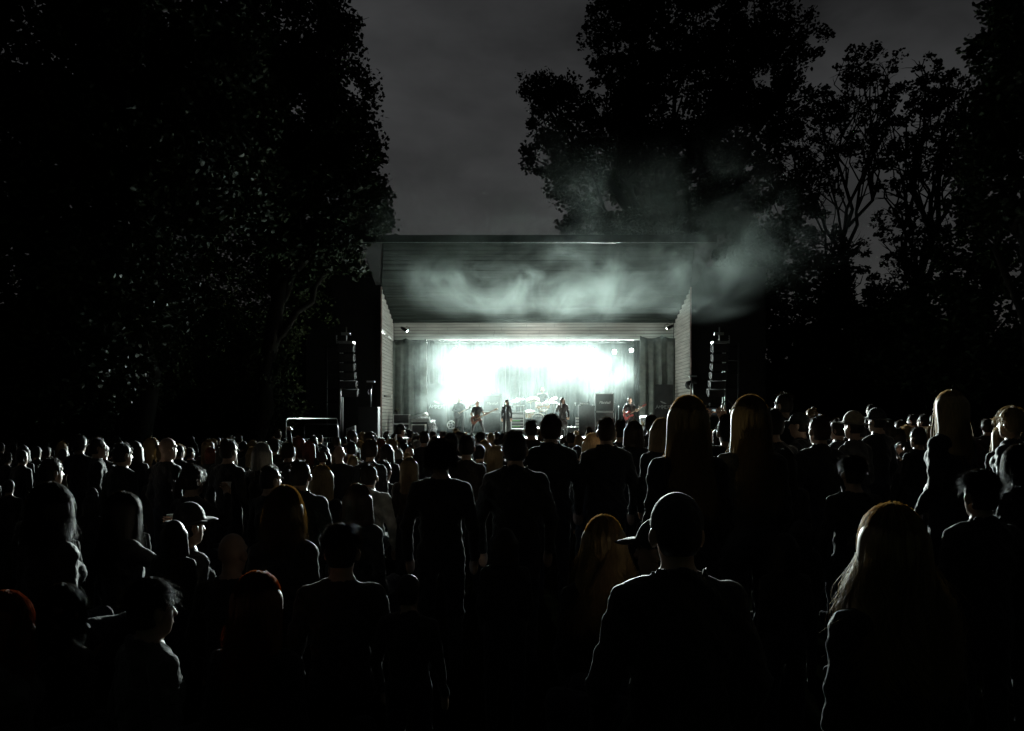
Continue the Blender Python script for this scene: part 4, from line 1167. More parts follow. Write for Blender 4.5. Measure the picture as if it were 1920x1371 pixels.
# ---------------------------------------------------------------- people: one continuous surface from a distance field
BIG = 9.0
class Field:
    def __init__(self, lo, hi, h):
        self.lo = np.array(lo, np.float32); self.h = h
        self.n = np.ceil((np.array(hi) - self.lo) / h).astype(int) + 1
        self.F = np.full(self.n, BIG, np.float32)
        self.B = np.full(self.n, BIG, np.float32)
        self.T = np.zeros(self.n, np.int8)
    def sl(self, mn, mx):
        a = np.maximum(np.floor((mn - self.lo) / self.h).astype(int), 0)
        b = np.minimum(np.ceil((mx - self.lo) / self.h).astype(int) + 1, self.n)
        return a, b
    def grid(self, a, b):
        return [(self.lo[i] + self.h * np.arange(a[i], b[i], dtype=np.float32)).reshape([-1 if j == i else 1 for j in range(3)]) for i in range(3)]
    def put(self, a, b, d, tg, k):
        s = tuple(slice(a[i], b[i]) for i in range(3))
        f = self.F[s]
        if k > 0:
            hh = np.maximum(k - np.abs(f - d), 0) / k
            self.F[s] = np.minimum(f, d) - hh * hh * k * 0.25
        else:
            self.F[s] = np.minimum(f, d)
        c = d < self.B[s]
        self.T[s][c] = tg
        self.B[s] = np.minimum(self.B[s], d)
    def cone(self, p, q, ra, rb, tg=0, k=0.03, sq=(1, 1, 1), m=0.06):
        p = np.array(p, np.float32); q = np.array(q, np.float32); sq = np.array(sq, np.float32)
        rm = max(ra, rb) * sq + m
        a, b = self.sl(np.minimum(p, q) - rm, np.maximum(p, q) + rm)
        if (b <= a).any():
            return
        gx, gy, gz = self.grid(a, b)
        x, y, z = (gx - p[0]) / sq[0], (gy - p[1]) / sq[1], (gz - p[2]) / sq[2]
        v = (q - p) / sq
        t = np.clip((x * v[0] + y * v[1] + z * v[2]) / max(float(v @ v), 1e-9), 0, 1)
        d = np.sqrt((x - t * v[0]) ** 2 + (y - t * v[1]) ** 2 + (z - t * v[2]) ** 2) - (ra + t * (rb - ra))
        self.put(a, b, d * float(sq.min()), tg, k)
    def ell(self, c, r, tg=0, k=0.03, M=None, m=0.06, neg=False):
        c = np.array(c, np.float32); r = np.array(r, np.float32)
        R_ = float(r.max()) + m
        a, b = self.sl(c - R_, c + R_)
        if (b <= a).any():
            return
        gx, gy, gz = self.grid(a, b)
        x, y, z = gx - c[0], gy - c[1], gz - c[2]
        if M is not None:
            Mi = np.array(M.transposed(), np.float32)
            x, y, z = (Mi[i][0] * x + Mi[i][1] * y + Mi[i][2] * z for i in range(3))
        k0 = np.sqrt((x / r[0]) ** 2 + (y / r[1]) ** 2 + (z / r[2]) ** 2)
        k1 = np.sqrt((x / r[0] ** 2) ** 2 + (y / r[1] ** 2) ** 2 + (z / r[2] ** 2) ** 2)
        d = k0 * (k0 - 1) / np.maximum(k1, 1e-6)
        if neg:
            s = tuple(slice(a[i], b[i]) for i in range(3))
            f = self.F[s]
            hh = np.maximum(k - np.abs(f + d), 0) / k if k > 0 else 0
            self.F[s] = np.maximum(f, -d) + (hh * hh * k * 0.25)
        else:
            self.put(a, b, d, tg, k)
    def cut(self, fn):
        a = np.zeros(3, int); g = self.grid(a, self.n)
        self.F = np.maximum(self.F, fn(*g).astype(np.float32))
    def wrinkle(self, tags, amp, fr, seed=0):
        a = np.zeros(3, int); x, y, z = self.grid(a, self.n)
        w_ = (np.sin(x * fr + 2.1 * np.sin(z * fr * 0.6 + seed)) * np.sin(z * fr * 0.8 + 1.7 * np.sin(y * fr * 0.7 + x * 5 + seed)) + 0.5 * np.sin((x + z) * fr * 1.9 + y * 20 + seed))
        mk = np.isin(self.T, tags)
        self.F = self.F + np.where(mk, amp * w_, 0).astype(np.float32)
    def mesh(self, name, mats):
        F_ = self.F; n = self.n
        S = F_ < 0
        # cells with a sign change
        c = S[:-1, :-1, :-1].astype(np.int8)
        tot = np.zeros(np.array(n) - 1, np.int8)
        for dx in (0, 1):
            for dy in (0, 1):
                for dz in (0, 1):
                    tot += S[dx:n[0] - 1 + dx, dy:n[1] - 1 + dy, dz:n[2] - 1 + dz]
        act = (tot > 0) & (tot < 8)
        idx = np.full(act.shape, -1, np.int32)
        ci = np.argwhere(act)
        idx[act] = np.arange(len(ci))
        acc = np.zeros((len(ci), 3), np.float64); cnt = np.zeros(len(ci))
        corners = [(0, 0, 0), (1, 0, 0), (0, 1, 0), (1, 1, 0), (0, 0, 1), (1, 0, 1), (0, 1, 1), (1, 1, 1)]
        val = [F_[ci[:, 0] + o[0], ci[:, 1] + o[1], ci[:, 2] + o[2]] for o in corners]
        for i in range(8):
            for j in range(i + 1, 8):
                df = np.abs(np.array(corners[i]) - np.array(corners[j]))
                if df.sum() != 1:
                    continue
                m_ = (val[i] < 0) != (val[j] < 0)
                t = np.where(m_, val[i] / np.where(m_, val[i] - val[j], 1), 0)
                p = np.array(corners[i]) + t[:, None] * (np.array(corners[j]) - np.array(corners[i]))
                acc[m_] += p[m_]; cnt[m_] += 1
        V = (ci + acc / np.maximum(cnt, 1)[:, None]) * self.h + self.lo
        tagv = self.T[ci[:, 0], ci[:, 1], ci[:, 2]]
        quads = []
        for ax in range(3):
            o1, o2 = [(1, 2), (2, 0), (0, 1)][ax]
            sl0 = [slice(1, -1)] * 3; sl1 = [slice(1, -1)] * 3
            sl0[ax] = slice(0, -1); sl1[ax] = slice(1, None)
            A, B_ = S[tuple(sl0)], S[tuple(sl1)]
            for flip in (0, 1):
                e = np.argwhere((A & ~B_) if not flip else (~A & B_))
                if not len(e):
                    continue
                for k in range(3):
                    if k != ax:
                        e[:, k] += 1
                u = np.zeros(3, int); u[o1] = 1; v = np.zeros(3, int); v[o2] = 1
                q = [e - u - v, e - v, e, e - u]
                qi = [idx[x[:, 0], x[:, 1], x[:, 2]] for x in q]
                if flip:
                    qi = qi[::-1]
                quads.append(np.stack(qi, 1))
        Q = np.concatenate(quads)
        Q = Q[(Q >= 0).all(1)]
        return mesh_np(name, V, Q, mats, tagv[Q[:, 0]], smooth=True)

# tags: 0 skin, 1 top, 2 trousers, 3 shoes, 4 lips, 5 eyes
M_SKIN = mat('skin', (0.42, 0.28, 0.21), 0.45, spec=0.5, var=0.12, scale=25)
M_LIP = mat('lips', (0.38, 0.18, 0.15), 0.45, var=0.1)
M_EYE = mat('eyes', (0.10, 0.09, 0.08), 0.2, var=0.1)
def cloth(name, c, rough=0.75, sheen=0.25):
    return mat(name, c, rough, spec=0.4, sheen=sheen, var=0.3, scale=14, bump=0.6, bscale=45)
C_BLACK = cloth('black_cloth', (0.010, 0.010, 0.011))
C_CHAR = cloth('charcoal_cloth', (0.018, 0.019, 0.020))
C_NAVY = cloth('navy_cloth', (0.011, 0.015, 0.026))
C_GREEN = cloth('dark_green_cloth', (0.018, 0.030, 0.025))
C_GREY = cloth('grey_cloth', (0.07, 0.073, 0.073))
C_LIGHT = cloth('pale_grey_cloth', (0.50, 0.52, 0.51))
C_BROWN = cloth('brown_cloth', (0.032, 0.022, 0.016))
C_RED = cloth('dark_red_cloth', (0.05, 0.012, 0.012))
C_JEAN = cloth('dark_denim', (0.014, 0.018, 0.028))
C_LEATH = mat('black_leather', (0.014, 0.014, 0.015), 0.38, spec=0.6, bump=0.3, bscale=60)
C_SHOE = mat('black_shoe_leather', (0.01, 0.009, 0.008), 0.8, spec=0.15)

REST = dict(pel=(0, 0, 0.95), ches=(0, 0.0, 1.28), neck=(0, -0.01, 1.46), head=(0, 0.015, 1.625),
            shR=(0.175, -0.01, 1.395), elR=(0.245, -0.03, 1.13), wrR=(0.25, 0.07, 0.90), haR=(0.24, 0.11, 0.82),
            shL=(-0.175, -0.01, 1.395), elL=(-0.245, -0.03, 1.13), wrL=(-0.25, 0.07, 0.90), haL=(-0.24, 0.11, 0.82),
            hipR=(0.09, 0, 0.93), knR=(0.11, 0.02, 0.51), anR=(0.115, -0.03, 0.09), toR=(0.14, 0.15, 0.035),
            hipL=(-0.09, 0, 0.93), knL=(-0.11, 0.02, 0.51), anL=(-0.115, -0.03, 0.09), toL=(-0.14, 0.15, 0.035),
            hy=0.0, hp=0.0, hr=0.0)
def head_matrix(J):
    return Matrix.Rotation(J['hy'], 3, 'Z') @ Matrix.Rotation(-J['hp'], 3, 'X') @ Matrix.Rotation(J['hr'], 3, 'Y')

def add_hand(f, wr, ha, side, curl=0.6, fing=True, tg=0):
    wr, ha = Vector(wr), Vector(ha)
    d = (ha - wr).normalized()
    up = Vector((0, 0, 1)) if abs(d.z) < 0.85 else Vector((0, 1, 0))
    x = d.cross(up).normalized(); n = x.cross(d).normalized()
    if not fing:
        f.ell(ha, (0.035, 0.03, 0.07), tg, 0.02); return
    Mx = Matrix((x, n, d)).transposed()
    pc = wr + d * 0.055
    f.ell(pc, (0.042, 0.017, 0.052), tg, 0.02, Mx)
    k1 = wr + d * 0.095
    for i, (o, L) in enumerate(((-0.033, 0.066), (-0.011, 0.078), (0.011, 0.073), (0.033, 0.056))):
        a = k1 + x * o
        d1 = (d * math.cos(curl) - n * math.sin(curl) + x * o * 3.5).normalized()
        d2 = (d * math.cos(curl * 2.1) - n * math.sin(curl * 2.1)).normalized()
        b = a + d1 * L * 0.52; c = b + d2 * L * 0.5
        f.cone(a - d * 0.015, b, 0.0095, 0.0088, tg, 0.006, m=0.02); f.cone(b, c, 0.0088, 0.0075, tg, 0.004, m=0.02)
    a = wr + d * 0.03 - x * side * 0.032
    b = a + (d * 0.55 - x * side * 0.75 - n * 0.3).normalized() * 0.042
    c = b + (d * 0.8 - x * side * 0.25 - n * 0.5).normalized() * 0.034
    f.cone(a, b, 0.014, 0.0115, tg, 0.012, m=0.02); f.cone(b, c, 0.0115, 0.009, tg, 0.004, m=0.02)

BODY = {}
def body_mesh(key, J, h=0.0125, female=False, sleeve='long', fing=False, bulk=1.0, collar=False, skirt=False, face=True, seed=0.0, hood=False, flare=0.0, neck_skin=True):
    if key in BODY:
        return BODY[key]
    pts = np.array([v for v in J.values() if hasattr(v, '__len__')])
    f = Field(pts.min(0) - 0.22, pts.max(0) + 0.24, h)
    j = {k: Vector(v) if hasattr(v, '__len__') else v for k, v in J.items()}
    sw = 0.92 if female else 1.0
    top, tro = 1, 2
    # torso
    pel, ches, neck = j['pel'], j['ches'], j['neck']
    up = (ches - pel).normalized()
    f.cone(pel + up * 0.0, pel.lerp(ches, 0.45), 0.135 * bulk * (1.08 if female else 1), 0.125 * bulk * (0.92 if female else 1), tro if not skirt else top, 0.05, (1, 0.78, 1))
    f.cone(pel.lerp(ches, 0.22), ches, 0.142 * bulk * (0.93 if female else 1), 0.158 * bulk * sw, top, 0.05, (1, 0.74, 1))
    f.cone(ches, ches.lerp(neck, 0.55), 0.155 * bulk * sw, 0.11 * sw, top, 0.06, (1, 0.72, 1))
    if female:
        fw = Vector((0, 0.075, 0.0))
        for s in (-1, 1):
            f.ell(ches + Vector((s * 0.075, 0.075, 0.0)), (0.07, 0.065, 0.07), top, 0.05)
    # shoulder yoke
    shR, shL = j['shR'], j['shL']
    f.cone(shL * 0.8 + shR * 0.2, shR * 0.8 + shL * 0.2, 0.056 * bulk, 0.056 * bulk, top, 0.06, (1, 0.95, 1))
    nb = neck + Vector((0, -0.01, -0.03))
    f.cone(nb, shR, 0.060, 0.048, top, 0.05); f.cone(nb, shL, 0.060, 0.048, top, 0.05)
    # neck + head
    Hm = head_matrix(J)
    hc = j['head']
    f.cone(neck - Vector((0, 0, 0.03)), hc + Hm @ Vector((0, -0.02, -0.07)), 0.058 if not female else 0.05, 0.054 if not female else 0.047, 0 if neck_skin else top, 0.03)
    hd = lambda x, y, z: hc + Hm @ Vector((x, y, z))
    f.ell(hd(0, -0.012, 0.025), (0.074, 0.094, 0.098), 0, 0.02, Hm)
    f.ell(hd(0, 0.028, -0.045), (0.056, 0.062, 0.078), 0, 0.03, Hm)
    f.ell(hd(0, 0.052, -0.095), (0.028, 0.026, 0.022), 0, 0.025, Hm)
    for s in (-1, 1):
        f.ell(hd(s * 0.082, -0.012, -0.012), (0.014, 0.024, 0.036), 0, 0.008, Hm @ Matrix.Rotation(-s * 0.35, 3, 'Z'), m=0.02)
    if face:
        f.cone(hd(0, 0.082, 0.015), hd(0, 0.103, -0.028), 0.009, 0.014, 0, 0.014, m=0.03)
        f.cone(hd(-0.042, 0.072, 0.032), hd(0.042, 0.072, 0.032), 0.012, 0.012, 0, 0.02, m=0.03)
        for s in (-1, 1):
            f.ell(hd(s * 0.032, 0.083, 0.010), (0.018, 0.014, 0.011), 0, 0.012, Hm, neg=True)
            f.ell(hd(s * 0.032, 0.073, 0.010), (0.012, 0.011, 0.009), 5, 0.003, Hm, m=0.02)
        f.ell(hd(0, 0.086, -0.062), (0.024, 0.010, 0.009), 4, 0.008, Hm, m=0.02)
    # arms
    for S, s in (('R', 1), ('L', -1)):
        sh, el, wr, ha = j['sh' + S], j['el' + S], j['wr' + S], j['ha' + S]
        t1 = top if sleeve != 'none' else 0
        t2 = top if sleeve == 'long' else 0
        b1 = 1.12 if sleeve != 'none' else 1.0
        f.cone(sh, sh.lerp(el, 0.55) if sleeve == 'short' else el, 0.052 * bulk * b1, 0.050 * bulk * b1 if sleeve == 'short' else 0.045 * bulk * b1, t1, 0.03)
        if sleeve == 'short':
            f.cone(sh.lerp(el, 0.5), el, 0.045, 0.038, 0, 0.012)
        f.cone(el, wr, 0.043 * bulk * (1.1 if t2 else 0.95), 0.03 * (1.25 if t2 else 0.9), t2, 0.02)
        if t2:
            f.cone(wr.lerp(el, 0.12), wr.lerp(ha, 0.1), 0.036, 0.036, top, 0.01)
        f.cone(wr.lerp(el, 0.1), wr.lerp(ha, 0.4), 0.026, 0.026, 0, 0.012)
        add_hand(f, wr, ha, s, J.get('curl', 0.6), fing)
    # legs
    for S, s in (('R', 1), ('L', -1)):
        hp_, kn, an, to = j['hip' + S], j['kn' + S], j['an' + S], j['to' + S]
        f.cone(hp_, kn, 0.092 * bulk, 0.062, tro, 0.04)
        f.cone(kn, an, 0.062, 0.046 + flare, tro, 0.03)
        f.cone(an + Vector((0, 0, -0.02)), to, 0.042, 0.036, 3, 0.02)
        f.cone(an + Vector((0, -0.03, -0.045)), an, 0.035, 0.04, 3, 0.02)
    if skirt:
        mid = (j['anR'] + j['anL']) / 2
        f.cone(pel, pel.lerp(mid, skirt), 0.135, 0.22, top, 0.04, (1, 0.75, 1))
    if collar:
        for k in range(10):
            a = math.pi * (0.1 + 0.8 * k / 9) + math.pi
            c = neck + Vector((0.085 * math.cos(a), 0.075 * math.sin(a) + 0.0, 0.005))
            f.cone(c, c + Vector((0.012 * math.cos(a), 0.012 * math.sin(a), 0.045)), 0.006 + 0.011 * math.sin(math.pi * k / 9), 0.004 + 0.008 * math.sin(math.pi * k / 9), top, 0.015)
    if hood:
        f.ell(neck + Vector((0, -0.085, -0.02)), (0.13, 0.07, 0.075), top, 0.04)
        for s in (-1, 1):
            f.cone(neck + Vector((s * 0.1, -0.06, 0.0)), neck + Vector((s * 0.07, 0.06, -0.05)), 0.035, 0.025, top, 0.03)
    f.wrinkle([1, 2], 0.0055, 24.0, seed)
    f.wrinkle([1, 2], 0.0030, 47.0, seed + 2.0)
    me = f.mesh('body', [M_SKIN, C_BLACK, C_JEAN, C_SHOE, M_LIP, M_EYE])
    BODY[key] = me
    return me

# ---------------------------------------------------------------- hair, in head space (face towards +Y)
def strand_mesh(paths, r0, r1, m, name='strands'):
    """paths (n, m, 3) -> three-sided tubes in one mesh"""
    n, k, _ = paths.shape
    tan = np.gradient(paths, axis=1)
    tan /= np.linalg.norm(tan, axis=2, keepdims=True) + 1e-9
    ref = np.broadcast_to(np.array([0.31, 0.77, 0.55]), tan.shape)
    u = np.cross(tan, ref); u /= np.linalg.norm(u, axis=2, keepdims=True) + 1e-9
    v = np.cross(tan, u)
    rad = np.linspace(r0, r1, k)[None, :, None]
    V = np.stack([paths + rad * (math.cos(a) * u + math.sin(a) * v) for a in (0, 2.094, 4.189)], 2).reshape(-1, 3)
    b = (np.arange(n)[:, None] * k + np.arange(k - 1)[None, :]).ravel() * 3
    Q = np.concatenate([np.stack([b + i, b + (i + 1) % 3, b + 3 + (i + 1) % 3, b + 3 + i], 1) for i in range(3)])
    return mesh_np(name, V, Q, [m], smooth=True)

def strands(style, n, L, r, seed, spread=0.012, wave=0.0, lift=1.0, sweep=0.0, lo=0.0):
    """hair paths that follow the skull and then hang"""
    g = np.random.default_rng(seed)
    k = 12
    az = g.uniform(-0.72, 0.72, n) * math.pi * 1.02 - math.pi / 2     # back and sides; face (+Y) left free
    az = np.where(g.random(n) < 0.15, g.uniform(-math.pi, math.pi, n), az)
    el0 = np.where(g.random(n) < 0.6, g.uniform(1.0, 1.57, n), g.uniform(0.4, 1.2, n))
    off = lift * (1.05 + lo + 0.17 * g.random(n))
    P_ = np.zeros((n, k, 3))
    t = np.linspace(0, 1, k)
    arc = 1.0                                 # skull part in metres of travel
    for i in range(k):
        s = t[i] * (0.16 + L)
        el = el0 - s / 0.105
        e = np.maximum(el, -0.15)
        hang = np.maximum(0, (-0.15 - el)) * 0.105
        rx, ry, rz = 0.080, 0.100, 0.104
        ca = np.cos(e)
        flare = 1 + hang * (0.35 + 1.2 * wave)
        P_[:, i, 0] = np.cos(az) * rx * ca * off * flare
        P_[:, i, 1] = np.sin(az) * ry * ca * off * flare - 0.012 - hang * 0.10
        P_[:, i, 2] = 0.025 + rz * np.sin(e) * off - hang
        ph = g.uniform(0, 6.28, n)
        amp = (spread * t[i] + wave * 0.06 * np.minimum(hang * 5, 1))
        P_[:, i, :2] += np.stack([np.sin(ph * 0 + 9 * t[i] + az * 3 + seed), np.cos(7 * t[i] + az * 5)], 1) * amp[:, None] if np.ndim(amp) else 0
        P_[:, i, 0] += sweep * hang
    fly = np.where(g.random(n) < 0.08, 2.1, 1.0)[:, None, None]
    P_ += g.normal(size=(n, 1, 3)) * spread * fly * t[None, :, None] ** 1.5
    return P_

HAIRM = {}
def hmat(c):
    cols = dict(black=(0.012, 0.011, 0.01), brown=(0.04, 0.024, 0.014), dark=(0.022, 0.016, 0.012), blonde=(0.36, 0.26, 0.13), fair=(0.22, 0.16, 0.085), grey=(0.25, 0.25, 0.24), red=(0.15, 0.04, 0.02), copper=(0.17, 0.06, 0.025))
    return mat('hair_' + c, cols[c], 0.55, spec=0.35, var=0.3, scale=30, stretch=(3, 3, 0.4))

def strand_mat(c, through=0.4):
    """fine hair lets light through from behind"""
    key = 'strand_%s_%g' % (c, through)
    if key in MATS:
        return MATS[key]
    m = hmat(c).copy(); m.name = key; MATS[key] = m
    t = m.node_tree
    b = t.nodes['Principled BSDF']; out = [n for n in t.nodes if n.type == 'OUTPUT_MATERIAL'][0]
    tr = t.nodes.new('ShaderNodeBsdfTranslucent')
    src = b.inputs['Base Color'].links[0].from_socket
    sv = t.nodes.new('ShaderNodeVectorMath'); sv.operation = 'MULTIPLY_ADD'
    sv.inputs[1].default_value = (1.4, 1.3, 1.1); sv.inputs[2].default_value = (0.055, 0.040, 0.020)
    b.inputs['Specular IOR Level'].default_value = 0.12
    t.links.new(src, sv.inputs[0]); t.links.new(sv.outputs[0], tr.inputs['Color'])
    mx_ = t.nodes.new('ShaderNodeMixShader'); mx_.inputs[0].default_value = through
    t.links.new(b.outputs[0], mx_.inputs[1]); t.links.new(tr.outputs[0], mx_.inputs[2])
    t.links.new(mx_.outputs[0], out.inputs['Surface'])
    return m

HAIR = {}
def hair_mesh(style, color):
    key = style
    if key not in HAIR:
        h = 0.0085
        f = Field((-0.26, -0.34, -0.55), (0.26, 0.22, 0.26), h)
        def cap_(k=1.0, low=-0.06):
            f.ell((0, -0.018, 0.030), (0.084 * k, 0.102 * k, 0.106 * k), 0, 0.02)
            f.ell((0, -0.045, -0.02), (0.078 * k, 0.072 * k, 0.085 * k), 0, 0.03)
        facecut = lambda lim, fwd: (lambda x, y, z: np.minimum(y * 0.9 - fwd + 0 * x, lim - z) * 1.0)
        if style in ('short', 'crop', 'curly', 'tousle'):
            k = dict(short=1.0, crop=0.965, curly=1.12, tousle=1.05)[style]
            cap_(k)
            f.cut(lambda x, y, z: np.minimum(y - 0.035, 0.055 - z))
            f.cut(lambda x, y, z: -z - 0.075 + 0 * x)
            if style in ('short', 'crop'):
                for s_ in (-1, 1):
                    f.ell((s_ * 0.088, -0.004, -0.025), (0.032, 0.032, 0.05), 0, 0.01, neg=True)
        elif style in ('bob', 'bobwave'):
            cap_(1.06)
            for s in np.linspace(-1, 1, 9):
                a = -math.pi / 2 + s * 1.85
                f.cone((0.08 * math.cos(a), 0.09 * math.sin(a) - 0.01, 0.02), (0.098 * math.cos(a), 0.098 * math.sin(a) - 0.005, -0.15), 0.03, 0.026, 0, 0.03)
            f.cut(lambda x, y, z: np.minimum(y - 0.05, 0.055 - z))
        elif style in ('long', 'longwide', 'verylong'):
            cap_(1.06)
            Lz = dict(long=-0.30, longwide=-0.32, verylong=-0.42)[style]
            wd = dict(long=0.10, longwide=0.145, verylong=0.128)[style]
            for s in np.linspace(-1, 1, 11):
                a = -math.pi / 2 + s * 1.75
                f.cone((0.062 * math.cos(a), 0.072 * math.sin(a) - 0.01, 0.03), (wd * 0.98 * math.cos(a), 0.085 * math.sin(a) - 0.03, Lz * (0.8 + 0.2 * math.cos(s * 1.3))), 0.030, 0.016, 0, 0.06)
            f.cut(lambda x, y, z: np.minimum(y - 0.05, 0.055 - z))
        elif style == 'bun':
            cap_(1.0)
            f.ell((0, -0.075, 0.135), (0.045, 0.045, 0.04), 0, 0.02)
            f.cut(lambda x, y, z: np.minimum(y - 0.04, 0.055 - z))
            f.cut(lambda x, y, z: -z - 0.07 + 0 * x)
        elif style == 'tail':
            cap_(1.0)
            f.cone((0, -0.10, 0.06), (0, -0.16, 0.02), 0.028, 0.035, 0, 0.02)
            f.cone((0, -0.16, 0.02), (0, -0.15, -0.22), 0.036, 0.012, 0, 0.02)
            f.cut(lambda x, y, z: np.minimum(np.minimum(y - 0.04, 0.055 - z), 1))
        elif style == 'braid':
            cap_(1.02)
            for i in range(8):
                f.ell((0.018 * (-1) ** i + 0.05, -0.11 - 0.006 * i, 0.02 - 0.042 * i), (0.036 - 0.002 * i, 0.03, 0.03), 0, 0.012)
            f.cut(lambda x, y, z: np.minimum(y - 0.04, 0.055 - z))
        elif style == 'cap':
            f.ell((0, -0.008, 0.035), (0.090, 0.110, 0.108), 0, 0.02)
            f.cut(lambda x, y, z: -z + 0.012 + 0.10 * np.maximum(-y, 0) * 0 + 0 * x)
            f.cone((0, 0.10, 0.040), (0, 0.15, 0.026), 0.055, 0.052, 0, 0.01, (1.25, 1, 0.16))
        elif style == 'beanie':
            f.ell((0, -0.02, 0.035), (0.090, 0.108, 0.125), 0, 0.02)
            f.cut(lambda x, y, z: -z - 0.01 + 0 * x)
            for i in range(24):
                a = 2 * math.pi * i / 24; b = 2 * math.pi * (i + 1) / 24
                f.cone((0.087 * math.cos(a), 0.104 * math.sin(a) - 0.015, 0.005), (0.087 * math.cos(b), 0.104 * math.sin(b) - 0.015, 0.005), 0.014, 0.014, 0, 0.01, (1, 1, 1.5))
        elif style == 'hat':
            f.ell((0, -0.005, 0.05), (0.092, 0.11, 0.115), 0, 0.02)
            f.cut(lambda x, y, z: -z + 0.03 + 0 * x)
            f.ell((0, 0, 0.035), (0.175, 0.195, 0.010), 0, 0.012, Matrix.Rotation(0.08, 3, 'X'))
        elif style == 'ears':
            cap_(1.03)
            f.cut(lambda x, y, z: np.minimum(y - 0.04, 0.055 - z))
            f.cut(lambda x, y, z: -z - 0.085 + 0 * x)
        me = f.mesh('hair', [hmat('dark')])
        HAIR[key] = me
    return HAIR[key]

STR = {}
def strand_data(style, dense=False):
    key = (style, dense)
    if key not in STR:
        n = 4200 if dense else 200
        kk = 1.8 if not dense else 0.65
        sd = sum(map(ord, style)) + dense
        if style in ('long',):
            p = strands(style, n, 0.30, 0, sd, 0.014)
        elif style == 'verylong':
            p = strands(style, n, 0.40, 0, sd, 0.012)
        elif style == 'longwide':
            p = strands(style, n, 0.33, 0, sd, 0.022, wave=0.45)
        elif style in ('bob', 'bobwave', 'tail', 'braid'):
            p = strands(style, n // 2, 0.13, 0, sd, 0.014, wave=0.2)
        elif style in ('curly', 'tousle'):
            p = strands(style, n // 2, 0.02, 0, sd, 0.022, wave=0.3, lift=1.06)
        else:
            p = strands(style, n // 2, -0.09, 0, sd, 0.012, lift=1.0)
        STR[key] = strand_mesh(p, 0.0013 * kk, 0.0005 * kk, hmat('dark'))
    return STR[key]

def flyaway_data(style):
    """sparse loose outer hairs that catch the light from the stage"""
    key = (style, 'fly')
    if key not in STR:
        sd = sum(map(ord, style)) + 77
        L = dict(long=0.28, verylong=0.38, longwide=0.32, bob=0.12, bobwave=0.13, tail=0.05, braid=0.05).get(style, -0.08)
        p = strands(style, 420, L, 0, sd, 0.016, wave=0.3 if style == 'longwide' else 0.08, lo=0.06)
        STR[key] = strand_mesh(p, 0.0009, 0.0004, hmat('dark'))
    return STR[key]
# ---------------------------------------------------------------- crowd
def J_(**k):
    d = dict(REST); d.update(k); return d
POSES = {
    'm': (J_(), dict()),
    'tee': (J_(elR=(0.255, -0.02, 1.14), wrR=(0.21, 0.17, 0.98), haR=(0.17, 0.22, 0.92)), dict(sleeve='short')),
    'mcol': (J_(elR=(0.262, -0.04, 1.13), elL=(-0.262, -0.04, 1.13)), dict(bulk=1.10, collar=True)),
    'mhood': (J_(), dict(bulk=1.06, hood=True)),
    'f': (J_(shR=(0.150, -0.01, 1.385), shL=(-0.150, -0.01, 1.385), elR=(0.192, -0.03, 1.11), elL=(-0.192, -0.03, 1.11), wrR=(0.165, 0.12, 0.93), haR=(0.13, 0.17, 0.88), wrL=(-0.165, 0.12, 0.92), haL=(-0.13, 0.17, 0.87)), dict(female=True)),
    'photo': (J_(shR=(0.19, 0.02, 1.45), shL=(-0.19, 0.02, 1.45), elR=(0.25, 0.22, 1.50), wrR=(0.10, 0.34, 1.70), haR=(0.07, 0.36, 1.78), elL=(-0.25, 0.22, 1.48), wrL=(-0.10, 0.34, 1.68), haL=(-0.07, 0.36, 1.76)), dict(fing=True)),
    'phone': (J_(elR=(0.23, 0.20, 1.28), wrR=(0.10, 0.36, 1.40), haR=(0.07, 0.39, 1.47)), dict(fing=True)),
    'fold': (J_(elR=(0.25, 0.0, 1.12), wrR=(0.04, 0.20, 1.14), haR=(-0.06, 0.20, 1.17), elL=(-0.25, 0.0, 1.12), wrL=(-0.04, 0.22, 1.10), haL=(0.06, 0.23, 1.13), hy=0.25), dict()),
    'lean': (J_(pel=(0.04, 0, 0.95), ches=(-0.01, 0, 1.28), neck=(-0.04, 0.0, 1.455), head=(-0.055, 0.02, 1.62), hr=-0.12, shR=(0.14, -0.01, 1.40), shL=(-0.21, -0.01, 1.37), elL=(-0.27, -0.05, 1.1), wrL=(-0.20, 0.1, 0.95), haL=(-0.16, 0.12, 0.9), hy=-0.3), dict(bulk=1.05)),
    'fist': (J_(shR=(0.18, 0.0, 1.43), elR=(0.27, 0.10, 1.62), wrR=(0.24, 0.12, 1.87), haR=(0.24, 0.13, 1.96), curl=1.2), dict(fing=True)),
    'cup': (J_(elR=(0.26, 0.16, 1.27), wrR=(0.16, 0.26, 1.46), haR=(0.12, 0.28, 1.54)), dict(fing=True)),
}
def seated(J, ground=False):
    """same upper body, sitting on turf seat (hip 0.45) or on the ground"""
    K = dict(J)
    dz = (0.465 if not ground else 0.865)
    for k, v in J.items():
        if hasattr(v, '__len__'):
            K[k] = (v[0], v[1], v[2] - dz)
    hz = 0.93 - dz
    for S, s in (('R', 1), ('L', -1)):
        K['hip' + S] = (s * 0.09, 0.0, hz)
        if not ground:
            K['kn' + S] = (s * 0.13, 0.42, hz + 0.03); K['an' + S] = (s * 0.13, 0.40, 0.09); K['to' + S] = (s * 0.15, 0.56, 0.035)
        else:
            K['kn' + S] = (s * 0.36, 0.30, hz + 0.10); K['an' + S] = (-s * 0.06, 0.34, hz + 0.02); K['to' + S] = (-s * 0.16, 0.36, hz + 0.0)
    return K
CL = dict(BLACK=C_BLACK, CHAR=C_CHAR, NAVY=C_NAVY, GREEN=C_GREEN, GREY=C_GREY, LIGHT=C_LIGHT, BROWN=C_BROWN, RED=C_RED)

